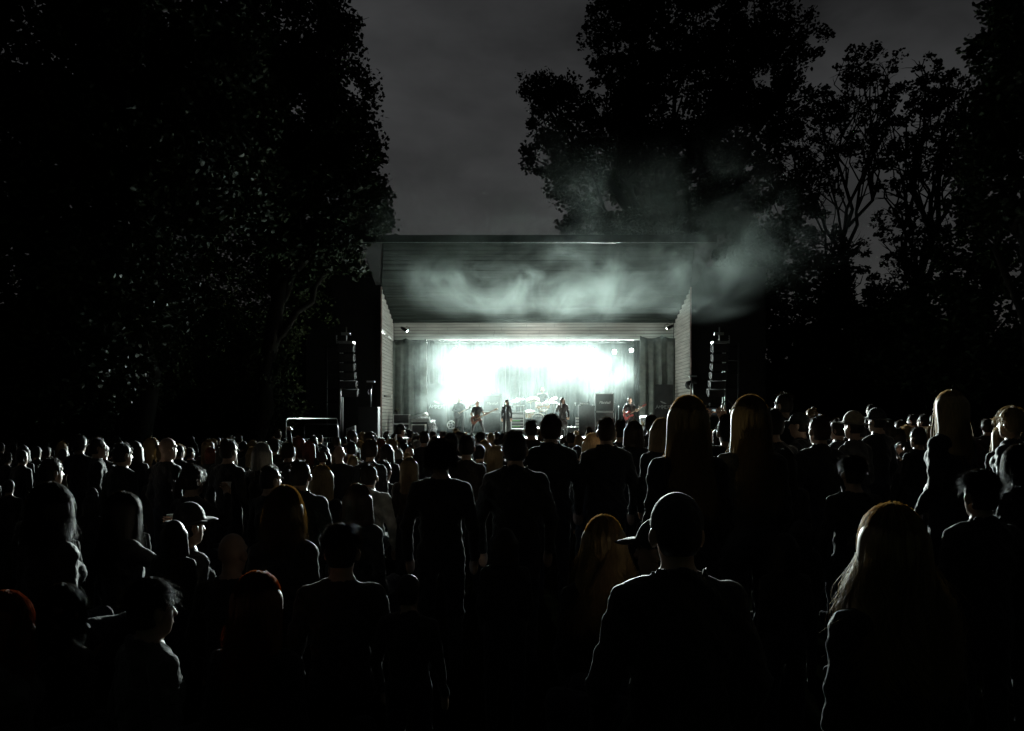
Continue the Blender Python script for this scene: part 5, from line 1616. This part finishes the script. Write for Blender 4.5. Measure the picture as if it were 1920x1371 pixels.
def dress(o, mats_):
    for i, m in mats_.items():
        if i < len(o.material_slots):
            o.material_slots[i].link = 'OBJECT'; o.material_slots[i].material = m

def make_person(x, y, z, s, pose, kind, hair, hcol, clothm, yaw, label, group=None, dense=False, fine=False, tilt=(0.0, 0.0)):
    J, opt = POSES[kind]
    if pose == 'sit':
        J = seated(J)
    elif pose == 'gsit':
        J = seated(J, True)
    key = (kind, pose, fine)
    me = body_mesh(key, J, h=0.009 if (fine or opt.get('fing')) else 0.0125, seed=len(BODY) * 1.3, **opt)
    t = thing('person', label, 'person', (x, y, z), yaw, group)
    t.scale = (s, s, s)
    t.rotation_euler = (tilt[0], tilt[1], yaw)
    b = link('body', me, t)
    dress(b, {1: clothm, 2: C_JEAN})
    if hair != 'bald':
        hn = {'cap': 'cap', 'beanie': 'beanie', 'hat': 'hat'}.get(hair, 'hair')
        hm = hair_mesh(hair, hcol)
        ho = link(hn, hm, t, J['head'], head_matrix(J).to_euler())
        hmm = hmat(hcol) if hn == 'hair' else cloth('hat_' + hcol, (0.30, 0.26, 0.18) if hcol == 'fair' else (0.03, 0.035, 0.033))
        dress(ho, {0: hmm})
        if dense and hn == 'hair':
            ho.scale = (0.95, 0.95, 0.97)
        if hn == 'hair':
            so = link('hair_strands', strand_data(hair, dense), ho)
            if dense:
                so.scale = (1 / 0.95, 1 / 0.95, 1 / 0.97)
            dress(so, {0: strand_mat(hcol, 0.10 if dense else 0.4)})
            if dense:
                fo = link('flyaway_hair', flyaway_data(hair), ho)
                fo.scale = so.scale
                dress(fo, {0: strand_mat(hcol, 0.75)})
        else:
            uo = link('hair', hair_mesh('crop', 'dark'), t, J['head'], head_matrix(J).to_euler()); uo.scale = (0.97, 0.97, 0.9)
            dress(uo, {0: hmat('dark')})
        if hair == 'ears':
            q = MB()
            for sx in (-1, 1):
                q.prism([(sx * 0.018, 0), (sx * 0.075, -0.012), (sx * 0.068, 0.085)], (0, -0.01, 0.128), (1, 0, 0), (0, 0, 1), 0.012)
            q.tube([(0.085 * math.cos(a), -0.01, 0.03 + 0.108 * math.sin(a)) for a in np.linspace(0, math.pi, 13)], 0.006, 5)
            eo = q.build('ear_headband', M_WHITE, t); eo.location = J['head']
    return t

def face_stage(x, y):
    return math.atan2(-(XC * 0.7 - x), (33.0 - y) * K)

for (px, top, wp, kind, hair, hcol, cl_n, turn, label), (x, y, z, s, ps) in zip(PEOPLE, PLACED):
    if kind in ('photo', 'phone', 'cup') and ps == 'gsit':
        ps = 'sit'
    t = make_person(x, y, z, s, ps, kind, hair, hcol, CL[cl_n], face_stage(x, y) * 0.9 + R(turn), label, 'spectators', dense=wp > 45, fine=wp > 40)
    if kind == 'photo':
        PHOTO = t
    if kind == 'cup':
        J = POSES['cup'][0] if ps == 'stand' else seated(POSES['cup'][0])
        hp_ = t.matrix_basis @ (Vector(J['haR']) + Vector((-0.035, 0.03, 0.0)))
        if wp > 40:
            g = thing('beer_cup', 'plastic cup of amber beer raised by the dark-haired person at the left', 'cup', hp_, 0, real=True)
            MB().lathe([(0.031, -0.06), (0.042, 0.07)], n=14, cap=False).build('cup_wall', mat('clear_cup', (0.6, 0.65, 0.63), 0.3), g)
            MB().lathe([(0.029, -0.058), (0.037, 0.03), (0.001, 0.031)], n=14).build('beer', mat('amber_beer', (0.45, 0.22, 0.03), 0.2), g)
        else:
            g = thing('paper_cup', 'pale cup held to the mouth in the left crowd', 'cup', hp_, 0, real=True)
            MB().lathe([(0.030, -0.05), (0.042, 0.06), (0.039, 0.06)], n=14).build('cup_wall', M_WHITE, g)
            MB().lathe([(0.044, 0.058), (0.044, 0.066), (0.039, 0.066)], n=14, cap=False).build('rim', M_WHITE, g)
    if kind == 'phone':
        J = POSES['phone'][0]
        hp_ = t.matrix_basis @ (Vector(J['haR']) + Vector((-0.03, 0.035, 0.03)))
        g = thing('phone', 'small lit phone screen held up in the right crowd', 'phone', hp_, t.rotation_euler.z, real=True)
        MB().box((0, 0.004, 0), (0.15, 0.008, 0.075), None, 0.003).build('phone_case', M_BLACK, g)
        MB().box((0, -0.001, 0), (0.138, 0.002, 0.066)).build('screen', mat('phone_screen', (0.1, 0.12, 0.12), 0.2, emis=(0.55, 0.75, 0.8), estr=0.16), g)

# the raised camera
J = POSES['photo'][0]
cp = PHOTO.matrix_basis @ Vector((0.0, 0.40, 1.80))
g = thing('camera', 'black camera with lit rear screen held up over the crowd', 'camera', cp, PHOTO.rotation_euler.z, real=True)
MB().bb(-0.072, 0.072, -0.03, 0.035, -0.048, 0.042, 0.012).build('camera_body', M_BLACK, g)
MB().bb(-0.028, 0.028, -0.025, 0.03, 0.042, 0.068, 0.01).build('viewfinder', M_BLACK, g)
MB().lathe([(0.038, 0.035), (0.036, 0.12), (0.040, 0.13), (0.034, 0.131)], (0, 0, -0.004), (0, 1, 0), 18).build('lens', M_BLACK, g)
sc_ = MB().bb(-0.045, 0.03, -0.0335, -0.0305, -0.034, 0.026).build('rear_screen', mat('camera_screen', (0.02, 0.02, 0.02), 0.3, emis=(0.05, 0.06, 0.065), estr=0.25), g)
MB().bb(-0.012, 0.022, -0.0355, -0.0338, -0.006, 0.012).build('screen_stage', mat('screen_stage', (0.1, 0.1, 0.1), 0.3, emis=(0.45, 0.6, 0.62), estr=0.7), sc_)
MB().bb(-0.02, 0.022, -0.0355, -0.0338, -0.014, -0.0065).build('screen_crowd', mat('screen_crowd', (0.1, 0.1, 0.1), 0.3, emis=(0.6, 0.33, 0.16), estr=0.4), sc_)
for k, (bx, bz) in enumerate(((0.048, 0.012), (0.048, -0.012), (0.048, -0.033), (0.058, 0.03))):
    MB().lathe([(0.007 if k else 0.011, 0), (0.006 if k else 0.009, 0.004), (0.001, 0.0045)], (bx, -0.030, bz), (0, -1, 0), 10).build('button', M_STEEL, g)
MB().tube([(0.072, 0, 0.03), (0.12, 0.02, 0.08), (0.16, 0.03, 0.10), (0.2, 0.03, 0.06), (0.18, 0.0, -0.1), (0.09, -0.01, -0.06), (0.072, 0, -0.02)], 0.006, 6).build('neck_strap', M_BLACK, g)

# neighbours described from the nearest landmark person
used = set(r[8] for r in PEOPLE)
short_name = [(r[0], r[1], r[8]) for r in PEOPLE]
def describe(px, top, hair, kind):
    hd = dict(bob='bob-haired', crop='close-cropped', short='short-haired', long='long-haired', tousle='tousled', bun='bun-haired', tail='pony-tailed', curly='curly-haired', bald='bald', cap='capped', bobwave='wavy-haired')[hair]
    order = sorted(short_name, key=lambda a: (a[0] - px) ** 2 + (2.2 * (a[1] - top)) ** 2)
    for lx, ly, ll in order:
        ws = ll.split()
        core = ' '.join(ws[:7])
        while core.split()[-1] in ('in', 'a', 'the', 'of', 'with', 'and', 'just', 'at', 'left', 'right', 'before', 'to', 'over', 'his', 'her', 'between', 'below', 'behind', 'directly', 'long', 'lit', 'pale', 'wide', 'one', 'both', 'its', 'farther', 'far', 'small', 'close', 'up', 'left,', 'around'):
            core = ' '.join(core.split()[:-1])
        core = core.rstrip(',')
        pos = ('left of' if px < lx else 'right of') if abs(px - lx) > 0.8 * abs(top - ly) else ('beyond' if top < ly else 'nearer than')
        a = '%s small head %s the %s' % (hd, pos, core)
        if a not in used and len(a.split()) <= 16:
            used.add(a); return a
    return 'small backlit head in the packed crowd'
r2 = random.Random(11)
HC = ['dark', 'black', 'brown', 'dark', 'fair', 'blonde', 'brown', 'grey']
CK = ['BLACK', 'CHAR', 'NAVY', 'BLACK', 'BLACK', 'GREEN', 'BROWN', 'CHAR', 'RED', 'BLACK']
for (px, top, wp, kind, hair), (x, y, z, s, ps) in zip(MID, MIDP):
    hc_ = r2.choice(HC if hair not in ('long', 'bob', 'tail') else ['fair', 'blonde', 'brown', 'dark', 'red'])
    k2 = r2.choice(['m', 'tee', 'mcol', 'mhood', 'fold', 'lean']) if kind == 'm' else kind
    make_person(x, y, z, s, ps, k2, hair, hc_, CL[r2.choice(CK)], face_stage(x, y) + R(r2.gauss(0, 24)), describe(px, top, hair, kind), 'spectators', tilt=(r2.gauss(0, 0.035), r2.gauss(0, 0.04)))

# packed rows nearer the stage, too alike to tell apart
spots = [(p[0], p[1]) for p in PLACED + MIDP]
ZONE = {0: 'packed before the stage left of the drum kit', 1: 'packed before the stage right of the drum kit',
        2: 'deep in the crowd left of the stage', 3: 'deep in the crowd right of the stage'}
HD = dict(bob='bobbed head', crop='cropped head', short='short-haired head', long='long-haired head', tousle='tousled head', bun='bun-topped head', tail='pony-tailed head', curly='curly head', bald='bald head', cap='capped head', bobwave='wavy-haired head')
cnt = 0
tries = 0
quota = {0: 38, 1: 36, 2: 18, 3: 18}
while cnt < 110 and tries < 6000:
    tries += 1
    zn = r2.choice([0, 0, 1, 1, 2, 3])
    if quota[zn] <= 0:
        continue
    if zn in (0, 1):
        D = r2.uniform(9, 26.3)
        x = r2.uniform(-5.6, 1.0) if zn == 0 else r2.uniform(1.0, 7.4)
        if zn == 1 and D < 14:
            continue
    else:
        D = r2.uniform(9, 20)
        x = r2.uniform(-13, -5.5) if zn == 2 else r2.uniform(5.5, 13)
    if any(abs(x - a) < 0.42 and abs(D - b) < 0.40 for a, b in spots):
        continue
    H = r2.gauss(1.66, 0.07)
    H = min(H, CZ - 0.018 * D - ground_z(D)) if zn in (0, 1) else H
    spots.append((x, D)); quota[zn] -= 1; cnt += 1
    fem = r2.random() < 0.45
    hair = r2.choice(['bob', 'long', 'bun', 'tail', 'bobwave']) if fem else r2.choice(['short', 'crop', 'tousle', 'curly', 'cap', 'short', 'bald'])
    hcl = r2.choice(HC) if hair not in ('cap', 'bald') else 'black'
    lab = 'tiny backlit %s%s %s' % ('' if hair in ('cap', 'bald') else hcl + ' ', HD[hair], ZONE[zn])
    make_person(x, D, ground_z(D), H / 1.765, 'stand', 'f' if fem else r2.choice(['m', 'tee', 'mcol', 'mhood', 'fold', 'lean']), hair, hcl, CL[r2.choice(CK)], face_stage(x, D) + R(r2.gauss(0, 24)), lab, 'rows of distant spectators', tilt=(r2.gauss(0, 0.03), r2.gauss(0, 0.04)))

# the rest of the crowd: uncountable dark mass between the people above
def crowd_mass():
    parts = []
    for kind in ('m', 'f'):
        J, opt = POSES[kind]
        me = body_mesh((kind, 'mass'), J, h=0.03, face=False, **opt)
        hm = hair_mesh('short' if kind == 'm' else 'bob', 'dark')
        vs_, qs_, ms_ = [], [], []
        off = 0
        for m_, tr, ix in ((me, (0, 0, 0), None), (hm, J['head'], 6)):
            v = np.empty(len(m_.vertices) * 3, np.float32); m_.vertices.foreach_get('co', v); v = v.reshape(-1, 3) + np.array(tr)
            q = np.empty(len(m_.loops), np.int32); m_.loops.foreach_get('vertex_index', q); q = q.reshape(-1, 4)
            mi = np.empty(len(q), np.int32); m_.polygons.foreach_get('material_index', mi)
            vs_.append(v); qs_.append(q + off); ms_.append(mi if ix is None else np.full(len(q), ix, np.int32)); off += len(v)
        parts.append((np.concatenate(vs_), np.concatenate(qs_), np.concatenate(ms_)))
    V, Q, Mi, off = [], [], [], 0
    n = 0
    r3 = random.Random(5)
    lit_near = [(p[0], p[1]) for p, r in zip(PLACED, PEOPLE) if r[2] > 44 and p[4] != 'stand']
    for _ in range(9000):
        D = r3.uniform(3.0, 26.4)
        hx = D * 0.80
        x = max(min(r3.uniform(-hx, hx), 13.5), -13.5)
        if any(abs(x - a) < 0.40 and abs(D - b) < 0.36 for a, b in spots):
            continue
        H = r3.uniform(1.54, 1.66) if D > 9 else r3.uniform(1.02, 1.22)
        if abs(x) > 6 and D > 22:
            continue
        if any(b < D < b + 5.5 and abs(x - (a + (D - b) * (1.0 - a) / (36.0 - b))) < 0.34 for a, b in lit_near):
            continue
        spots.append((x, D))
        v, q, mi = parts[r3.random() < 0.4]
        s = H / 1.765
        a = face_stage(x, D) + r3.uniform(-0.35, 0.35)
        c_, s_ = math.cos(a), math.sin(a)
        w_ = v * s
        V.append(np.stack([w_[:, 0] * c_ - w_[:, 1] * s_ + x, w_[:, 0] * s_ + w_[:, 1] * c_ + D * K, w_[:, 2] + ground_z(D)], 1))
        Q.append(q + off); Mi.append(mi); off += len(v)
        n += 1
        if n >= 300:
            break
    o = link('crowd', mesh_np('crowd', np.concatenate(V), np.concatenate(Q), [M_SKIN, C_BLACK, C_JEAN, C_SHOE, M_LIP, M_EYE, hmat('black')], np.concatenate(Mi), smooth=True))
    o['kind'] = 'stuff'; o['label'] = 'dense dark mass of spectators between the heads one can tell apart'; o['category'] = 'crowd'
crowd_mass()
# ---------------------------------------------------------------- the band
def guitar(name, label, cat, mcol, place_, neck_dir, L=0.98, bass=False):
    """place_: world point of the body centre, neck_dir: world unit vector, face towards -Y"""
    u = Vector(neck_dir).normalized()
    nrm = Vector((0, -1, 0)); nrm = (nrm - u * nrm.dot(u)).normalized()
    v = u.cross(nrm).normalized()
    t = thing(name, label, cat, place_, real=True)
    M = Matrix((u, v, nrm)).transposed().to_4x4()
    t.matrix_basis = Matrix.Translation(place_) @ M
    sc_ = 1.12 if bass else 1.0
    out = [(-0.22, 0.0), (-0.215, 0.10), (-0.16, 0.165), (-0.08, 0.165), (-0.02, 0.125), (0.05, 0.12), (0.13, 0.15), (0.215, 0.135), (0.19, 0.09), (0.12, 0.05), (0.10, 0.0), (0.12, -0.05), (0.16, -0.085), (0.155, -0.12), (0.09, -0.135), (0.02, -0.115), (-0.06, -0.135), (-0.14, -0.15), (-0.205, -0.10)]
    MB().prism([(a * sc_, b * sc_) for a, b in out], (0, 0, 0), (1, 0, 0), (0, 1, 0), 0.045).build('guitar_body', mcol, t)
    MB().prism([(a * 0.62 * sc_ + 0.0, b * 0.45 * sc_ - 0.01) for a, b in out], (0, 0, 0.0245), (1, 0, 0), (0, 1, 0), 0.003).build('pickguard', M_BLACK, t)
    ln = L * 0.64
    MB().bb(0.06, 0.08 + ln, -0.024, 0.024, 0.012, 0.038).build('neck', mat('maple_neck', (0.30, 0.19, 0.12), 0.4), t)
    MB().prism([(0.08 + ln, -0.03), (0.08 + ln + 0.03, -0.045), (0.08 + ln + 0.19, -0.03), (0.08 + ln + 0.20, 0.035), (0.08 + ln + 0.02, 0.03)], (0, 0, 0.018), (1, 0, 0), (0, 1, 0), 0.016).build('headstock', mcol if not bass else mat('maple_neck', (0.45, 0.30, 0.17)), t)
    for k in range(4 if bass else 6):
        y = -0.03 + 0.05 * k / (3 if bass else 5)
        q = MB(); q.lathe([(0.007, 0), (0.010, 0.02), (0.001, 0.021)], (0.08 + ln + 0.03 + 0.03 * k, 0.035 if k % 2 else -0.045, 0.018), (0, 1 if k % 2 else -1, 0), 6); q.build('tuner', M_CHROME, t)
    for x in (-0.03, 0.05):
        MB().bb(x - 0.02, x + 0.02, -0.045, 0.045, 0.024, 0.036).build('pickup', M_BLACK, t)
    MB().bb(-0.13, -0.10, -0.04, 0.04, 0.024, 0.04).build('bridge', M_CHROME, t)
    for k in range(4):
        y = -0.018 + 0.012 * k
        q = MB(); q.tube([(-0.11, y, 0.043), (0.08 + ln, y, 0.043)], 0.0012, 4); q.build('string', M_CHROME, t)
    return t
m_redg = mat('red_guitar_lacquer', (0.42, 0.06, 0.055), 0.3, spec=0.6)
m_brng = mat('brown_bass_lacquer', (0.10, 0.03, 0.015), 0.35, spec=0.6)
m_blkg = mat('black_guitar_lacquer', (0.02, 0.02, 0.022), 0.25, spec=0.6)

def player(px, toppx, D, J, label, hair, hcol, top, zoff=0.0, yaw=180, height=None, opt=None, tro=C_BLACK, base=None):
    """feet on the deck, scaled so that the crown meets the row in the photograph"""
    base = FZ if base is None else base
    bm_top = J['head'][2] + 0.125
    s = (Z(toppx, D) - base) / bm_top if height is None else height
    t = thing('person', label, 'person', (X(px, D), D, base), R(yaw))
    t.scale = (s, s, s)
    b = link('body', body_mesh(('band', label), J, h=0.0085, fing=True, **(opt or {})), t)
    dress(b, {1: top, 2: tro})
    if hair != 'bald':
        ho = link('cap' if hair in ('cap', 'beanie') else 'hair', hair_mesh(hair, hcol), t, J['head'], head_matrix(J).to_euler())
        dress(ho, {0: hmat(hcol) if hair not in ('cap', 'beanie') else C_CHAR})
        if hair not in ('cap', 'beanie'):
            so = link('hair_strands', strand_data(hair), ho); dress(so, {0: strand_mat(hcol)})
    return t, s

GJ = dict(elR=(0.29, 0.0, 1.14), wrR=(0.14, 0.21, 1.03), haR=(0.05, 0.24, 1.0), elL=(-0.30, 0.06, 1.16), wrL=(-0.40, 0.27, 1.24), haL=(-0.41, 0.26, 1.33), curl=0.9)
# guitarist with the red guitar, right of the stage
J = J_(**GJ, knR=(0.16, 0.03, 0.51), anR=(0.19, -0.02, 0.09), toR=(0.24, 0.15, 0.035), knL=(-0.15, 0.05, 0.51), anL=(-0.18, 0.0, 0.09), toL=(-0.23, 0.16, 0.035), hy=0.25, hp=-0.25)
t, s = player(1181, 746, 29.6, J, 'guitarist in black shirt with rolled sleeves playing a red electric guitar', 'short', 'dark', C_LEATH, opt=dict(sleeve='short'))
c = t.matrix_basis @ Vector((0.10, 0.215, 0.985)); e = t.matrix_basis @ Vector((-0.42, 0.255, 1.29))
guitar('electric_guitar', 'red electric guitar held by the guitarist at right of the stage', 'guitar', m_redg, c, e - c)
# bass player with wide stance
J = J_(**{**GJ, 'haR': (0.03, 0.23, 0.90), 'wrR': (0.13, 0.20, 0.94), 'elR': (0.30, -0.02, 1.10), 'wrL': (-0.42, 0.26, 1.08), 'haL': (-0.44, 0.25, 1.17)}, knR=(0.20, 0.08, 0.50), anR=(0.30, 0.02, 0.09), toR=(0.37, 0.17, 0.035), knL=(-0.24, 0.10, 0.50), anL=(-0.36, 0.05, 0.09), toL=(-0.43, 0.2, 0.035), hy=-0.45, hp=-0.45)
t, s = player(895, 752, 29.4, J, 'bass player in grey shirt standing wide-legged with a brown bass guitar', 'crop', 'grey', C_CHAR, opt=dict(sleeve='short', bulk=1.08))
c = t.matrix_basis @ Vector((0.06, 0.225, 0.87)); e = t.matrix_basis @ Vector((-0.46, 0.25, 1.12))
guitar('bass_guitar', 'brown bass guitar with long maple neck slung from the bass player', 'guitar', m_brng, c, e - c, L=1.22, bass=True)
# second guitarist deep in the smoke
J = J_(**GJ, hy=-0.5, hp=-0.2, knR=(0.15, 0.02, 0.51), anR=(0.17, -0.02, 0.09), toR=(0.2, 0.15, 0.035), knL=(-0.15, 0.02, 0.51), anL=(-0.17, -0.02, 0.09), toL=(-0.2, 0.15, 0.035))
t, s = player(861, 743, 31.4, J, 'guitarist standing deep in the pale smoke at the left, looking down', 'short', 'black', C_CHAR, yaw=200, opt=dict(bulk=1.12))
c = t.matrix_basis @ Vector((0.10, 0.225, 0.985)); e = t.matrix_basis @ Vector((-0.42, 0.26, 1.26))
guitar('electric_guitar', 'dark electric guitar of the guitarist standing in the smoke', 'guitar', m_blkg, c, e - c)
# woman at the microphone
J = J_(shR=(0.155, -0.01, 1.405), shL=(-0.155, -0.01, 1.405), elR=(0.215, -0.02, 1.14), elL=(-0.215, -0.02, 1.14), wrR=(0.22, 0.03, 0.90), haR=(0.22, 0.05, 0.81), wrL=(-0.22, 0.03, 0.90), haL=(-0.22, 0.05, 0.81), hy=-0.3, curl=0.35)
player(950, 750, 28.9, J, 'woman in black long-sleeved dress singing at the microphone stand', 'bob', 'black', C_BLACK, opt=dict(female=True, skirt=0.8))
# singer with hand-held microphone
J = J_(elL=(-0.25, -0.02, 1.14), wrL=(-0.26, 0.06, 0.90), elR=(0.27, 0.10, 1.18), wrR=(0.13, 0.22, 1.34), haR=(0.08, 0.20, 1.43), hy=0.15, hp=0.05, curl=1.0)
t, s = player(1055, 746, 28.9, J, 'singer in long black patterned jacket holding a microphone to the mouth', 'long', 'dark', mat('patterned_jacket', (0.02, 0.016, 0.016), 0.6, var=0.95, scale=16), opt=dict(bulk=1.05, skirt=0.45))
c = t.matrix_basis @ Vector((0.06, 0.20, 1.47))
g = thing('hand_microphone', 'hand-held microphone at the mouth of the singer in the long jacket', 'microphone', c, real=True)
MB().lathe([(0.012, -0.17), (0.017, -0.03), (0.026, 0.0), (0.027, 0.025), (0.016, 0.045), (0.001, 0.05)], (0, 0, 0), (0, 0.35, 0.9), 12).build('microphone_body', M_STEEL, g)
# drummer
J = seated(J_(elR=(0.30, 0.14, 1.16), wrR=(0.22, 0.38, 1.12), haR=(0.18, 0.45, 1.12), elL=(-0.30, 0.14, 1.14), wrL=(-0.20, 0.38, 1.06), haL=(-0.16, 0.45, 1.05), curl=1.0))
t, s = player(1017, 727, 33.1, J, 'bald drummer in grey shirt seated behind the drum kit', 'bald', 'dark', C_CHAR, height=1.04, base=Z(727, 33.1) - 1.04 * (J['head'][2] + 0.125), opt=dict(sleeve='short', bulk=1.1))
th = thing('drum_throne', 'round black stool under the drummer', 'stool', (X(1017, 33.15), 33.15, RZ))
hz = t.location.z + 0.36 * s - RZ
MB().lathe([(0.16, -0.09), (0.17, -0.05), (0.165, 0.0), (0.001, 0.01)], (0, 0, hz), n=18).build('seat', M_TOLEX, th)
MB().tube([(0, 0, 0.1), (0, 0, hz - 0.06)], 0.02, 8).build('pole', M_CHROME, th)
for k in range(3):
    a = 2 * math.pi * k / 3
    MB().tube([(0, 0, 0.22), (0.26 * math.cos(a), 0.26 * math.sin(a), 0.012)], 0.012, 6).build('leg', M_CHROME, th)
for hk, lab in (('haR', 'drum stick in the right hand of the drummer'), ('haL', 'drum stick in the left hand of the drummer')):
    c = t.matrix_basis @ Vector(J[hk])
    q = MB().tube([c + Vector((0, 0.08, -0.01)), c + Vector((-0.03, -0.30, 0.07))], [0.008, 0.004], 6).build('drum_stick', mat('pale_hickory', (0.55, 0.42, 0.25), 0.5))
    tag(q, lab, 'drum stick', 'drum sticks')
# ---------------------------------------------------------------- smoke
def smoke(c, r, dens, nscale, lo, hi, label, seed=0.0, detail=4, aniso=0.35, dist=0.8, edge=0.25, stretch=(1, 1, 1), step=1.0, tint=(0.87, 1.0, 0.955)):
    m = bpy.data.materials.new('smoke')
    m.use_nodes = True
    t = m.node_tree
    for n in list(t.nodes):
        t.nodes.remove(n)
    out = t.nodes.new('ShaderNodeOutputMaterial')
    vol = t.nodes.new('ShaderNodeVolumePrincipled')
    vol.inputs['Color'].default_value = (*tint, 1)
    vol.inputs['Anisotropy'].default_value = aniso
    tcn = t.nodes.new('ShaderNodeTexCoord')
    ln = t.nodes.new('ShaderNodeVectorMath'); ln.operation = 'LENGTH'
    t.links.new(tcn.outputs['Object'], ln.inputs[0])
    env = t.nodes.new('ShaderNodeMapRange'); env.interpolation_type = 'SMOOTHSTEP'
    env.inputs['From Min'].default_value = 0.98; env.inputs['From Max'].default_value = edge
    t.links.new(ln.outputs['Value'], env.inputs['Value'])
    geo = t.nodes.new('ShaderNodeNewGeometry')
    mpn = t.nodes.new('ShaderNodeMapping')
    mpn.inputs['Location'].default_value = (seed, seed * 1.7, seed * 0.6)
    mpn.inputs['Scale'].default_value = (stretch[0], stretch[1] / K, stretch[2])
    t.links.new(geo.outputs['Position'], mpn.inputs['Vector'])
    nz = t.nodes.new('ShaderNodeTexNoise')
    nz.inputs['Scale'].default_value = nscale
    nz.inputs['Detail'].default_value = detail
    nz.inputs['Roughness'].default_value = 0.62
    nz.inputs['Distortion'].default_value = dist
    t.links.new(mpn.outputs[0], nz.inputs['Vector'])
    mr = t.nodes.new('ShaderNodeMapRange'); mr.interpolation_type = 'SMOOTHSTEP'
    mr.inputs['From Min'].default_value = lo; mr.inputs['From Max'].default_value = hi
    mr.inputs['To Max'].default_value = dens / K
    t.links.new(nz.outputs['Fac'], mr.inputs['Value'])
    mu = t.nodes.new('ShaderNodeMath'); mu.operation = 'MULTIPLY'
    t.links.new(mr.outputs[0], mu.inputs[0]); t.links.new(env.outputs[0], mu.inputs[1])
    t.links.new(mu.outputs[0], vol.inputs['Density'])
    t.links.new(vol.outputs[0], out.inputs['Volume'])
    m.cycles.volume_step_rate = step
    bm = bmesh.new(); bmesh.ops.create_icosphere(bm, subdivisions=3, radius=1.0)
    me = bpy.data.meshes.new('smoke'); bm.to_mesh(me); bm.free()
    me.materials.append(m)
    o = link('smoke', me, None, (c[0], c[1] * K, c[2]))
    o.scale = (r[0], r[1] * K, r[2])
    o['kind'] = 'stuff'; o['label'] = label; o['category'] = 'smoke'
    return o
smoke((1.25, 34.5, 5.15), (6.2, 2.5, 1.6), 0.0105, 0.7, 0.22, 0.76, 'dense bright white smoke glowing round the back lights over the drummer', seed=3.1, detail=5, edge=0.05)
smoke((0.3, 34.2, 3.2), (6.8, 2.3, 2.4), 0.015, 0.40, 0.24, 0.74, 'pale grey smoke drifting behind the band', seed=8.4, edge=0.1, detail=5)
smoke((-3.6, 31.4, 3.9), (3.6, 2.8, 3.0), 0.065, 0.36, 0.32, 0.72, 'pale green-grey smoke before the left curtain', seed=2.4, edge=0.1, detail=5)
smoke((1.4, 28.0, 8.1), (8.6, 4.2, 2.4), 0.85, 0.42, 0.43, 0.71, 'greenish smoke rolling under the sloping stage ceiling', seed=1.7, detail=7, dist=0.7, edge=0.1)
smoke((3.9, 33.2, 4.0), (3.6, 2.4, 2.4), 0.022, 0.5, 0.34, 0.70, 'thin wisps of smoke over the right amplifier stacks', seed=12.2, edge=0.1)
smoke((0.6, 24.6, 9.8), (8.4, 3.0, 3.6), 0.42, 0.34, 0.42, 0.72, 'thin smoke spilling past the roof edge of the stage', seed=5.5, detail=6, dist=0.5, edge=0.1)
smoke((6.8, 24.0, 9.2), (3.9, 2.8, 3.9), 1.05, 0.48, 0.46, 0.68, 'grey-green smoke plume curling up before the trees right of the stage', seed=21.7, detail=7, dist=0.7, edge=0.05)
smoke((10.2, 23.6, 8.2), (4.2, 2.4, 2.4), 0.50, 0.42, 0.46, 0.70, 'faint smoke trailing off before the dark trees at right', seed=44.0, detail=7, dist=0.6, edge=0.0)
smoke((1.2, 31.0, 5.7), (6.6, 1.5, 1.7), 0.024, 0.5, 0.10, 0.90, 'bright haze softening the lower edge of the pale fascia', seed=17.0, detail=5, edge=0.05)
smoke((-0.4, 30.7, 2.9), (6.4, 2.1, 2.0), 0.016, 0.42, 0.24, 0.76, 'low pale haze veiling the band and the amplifiers', seed=51.0, detail=5, edge=0.1)
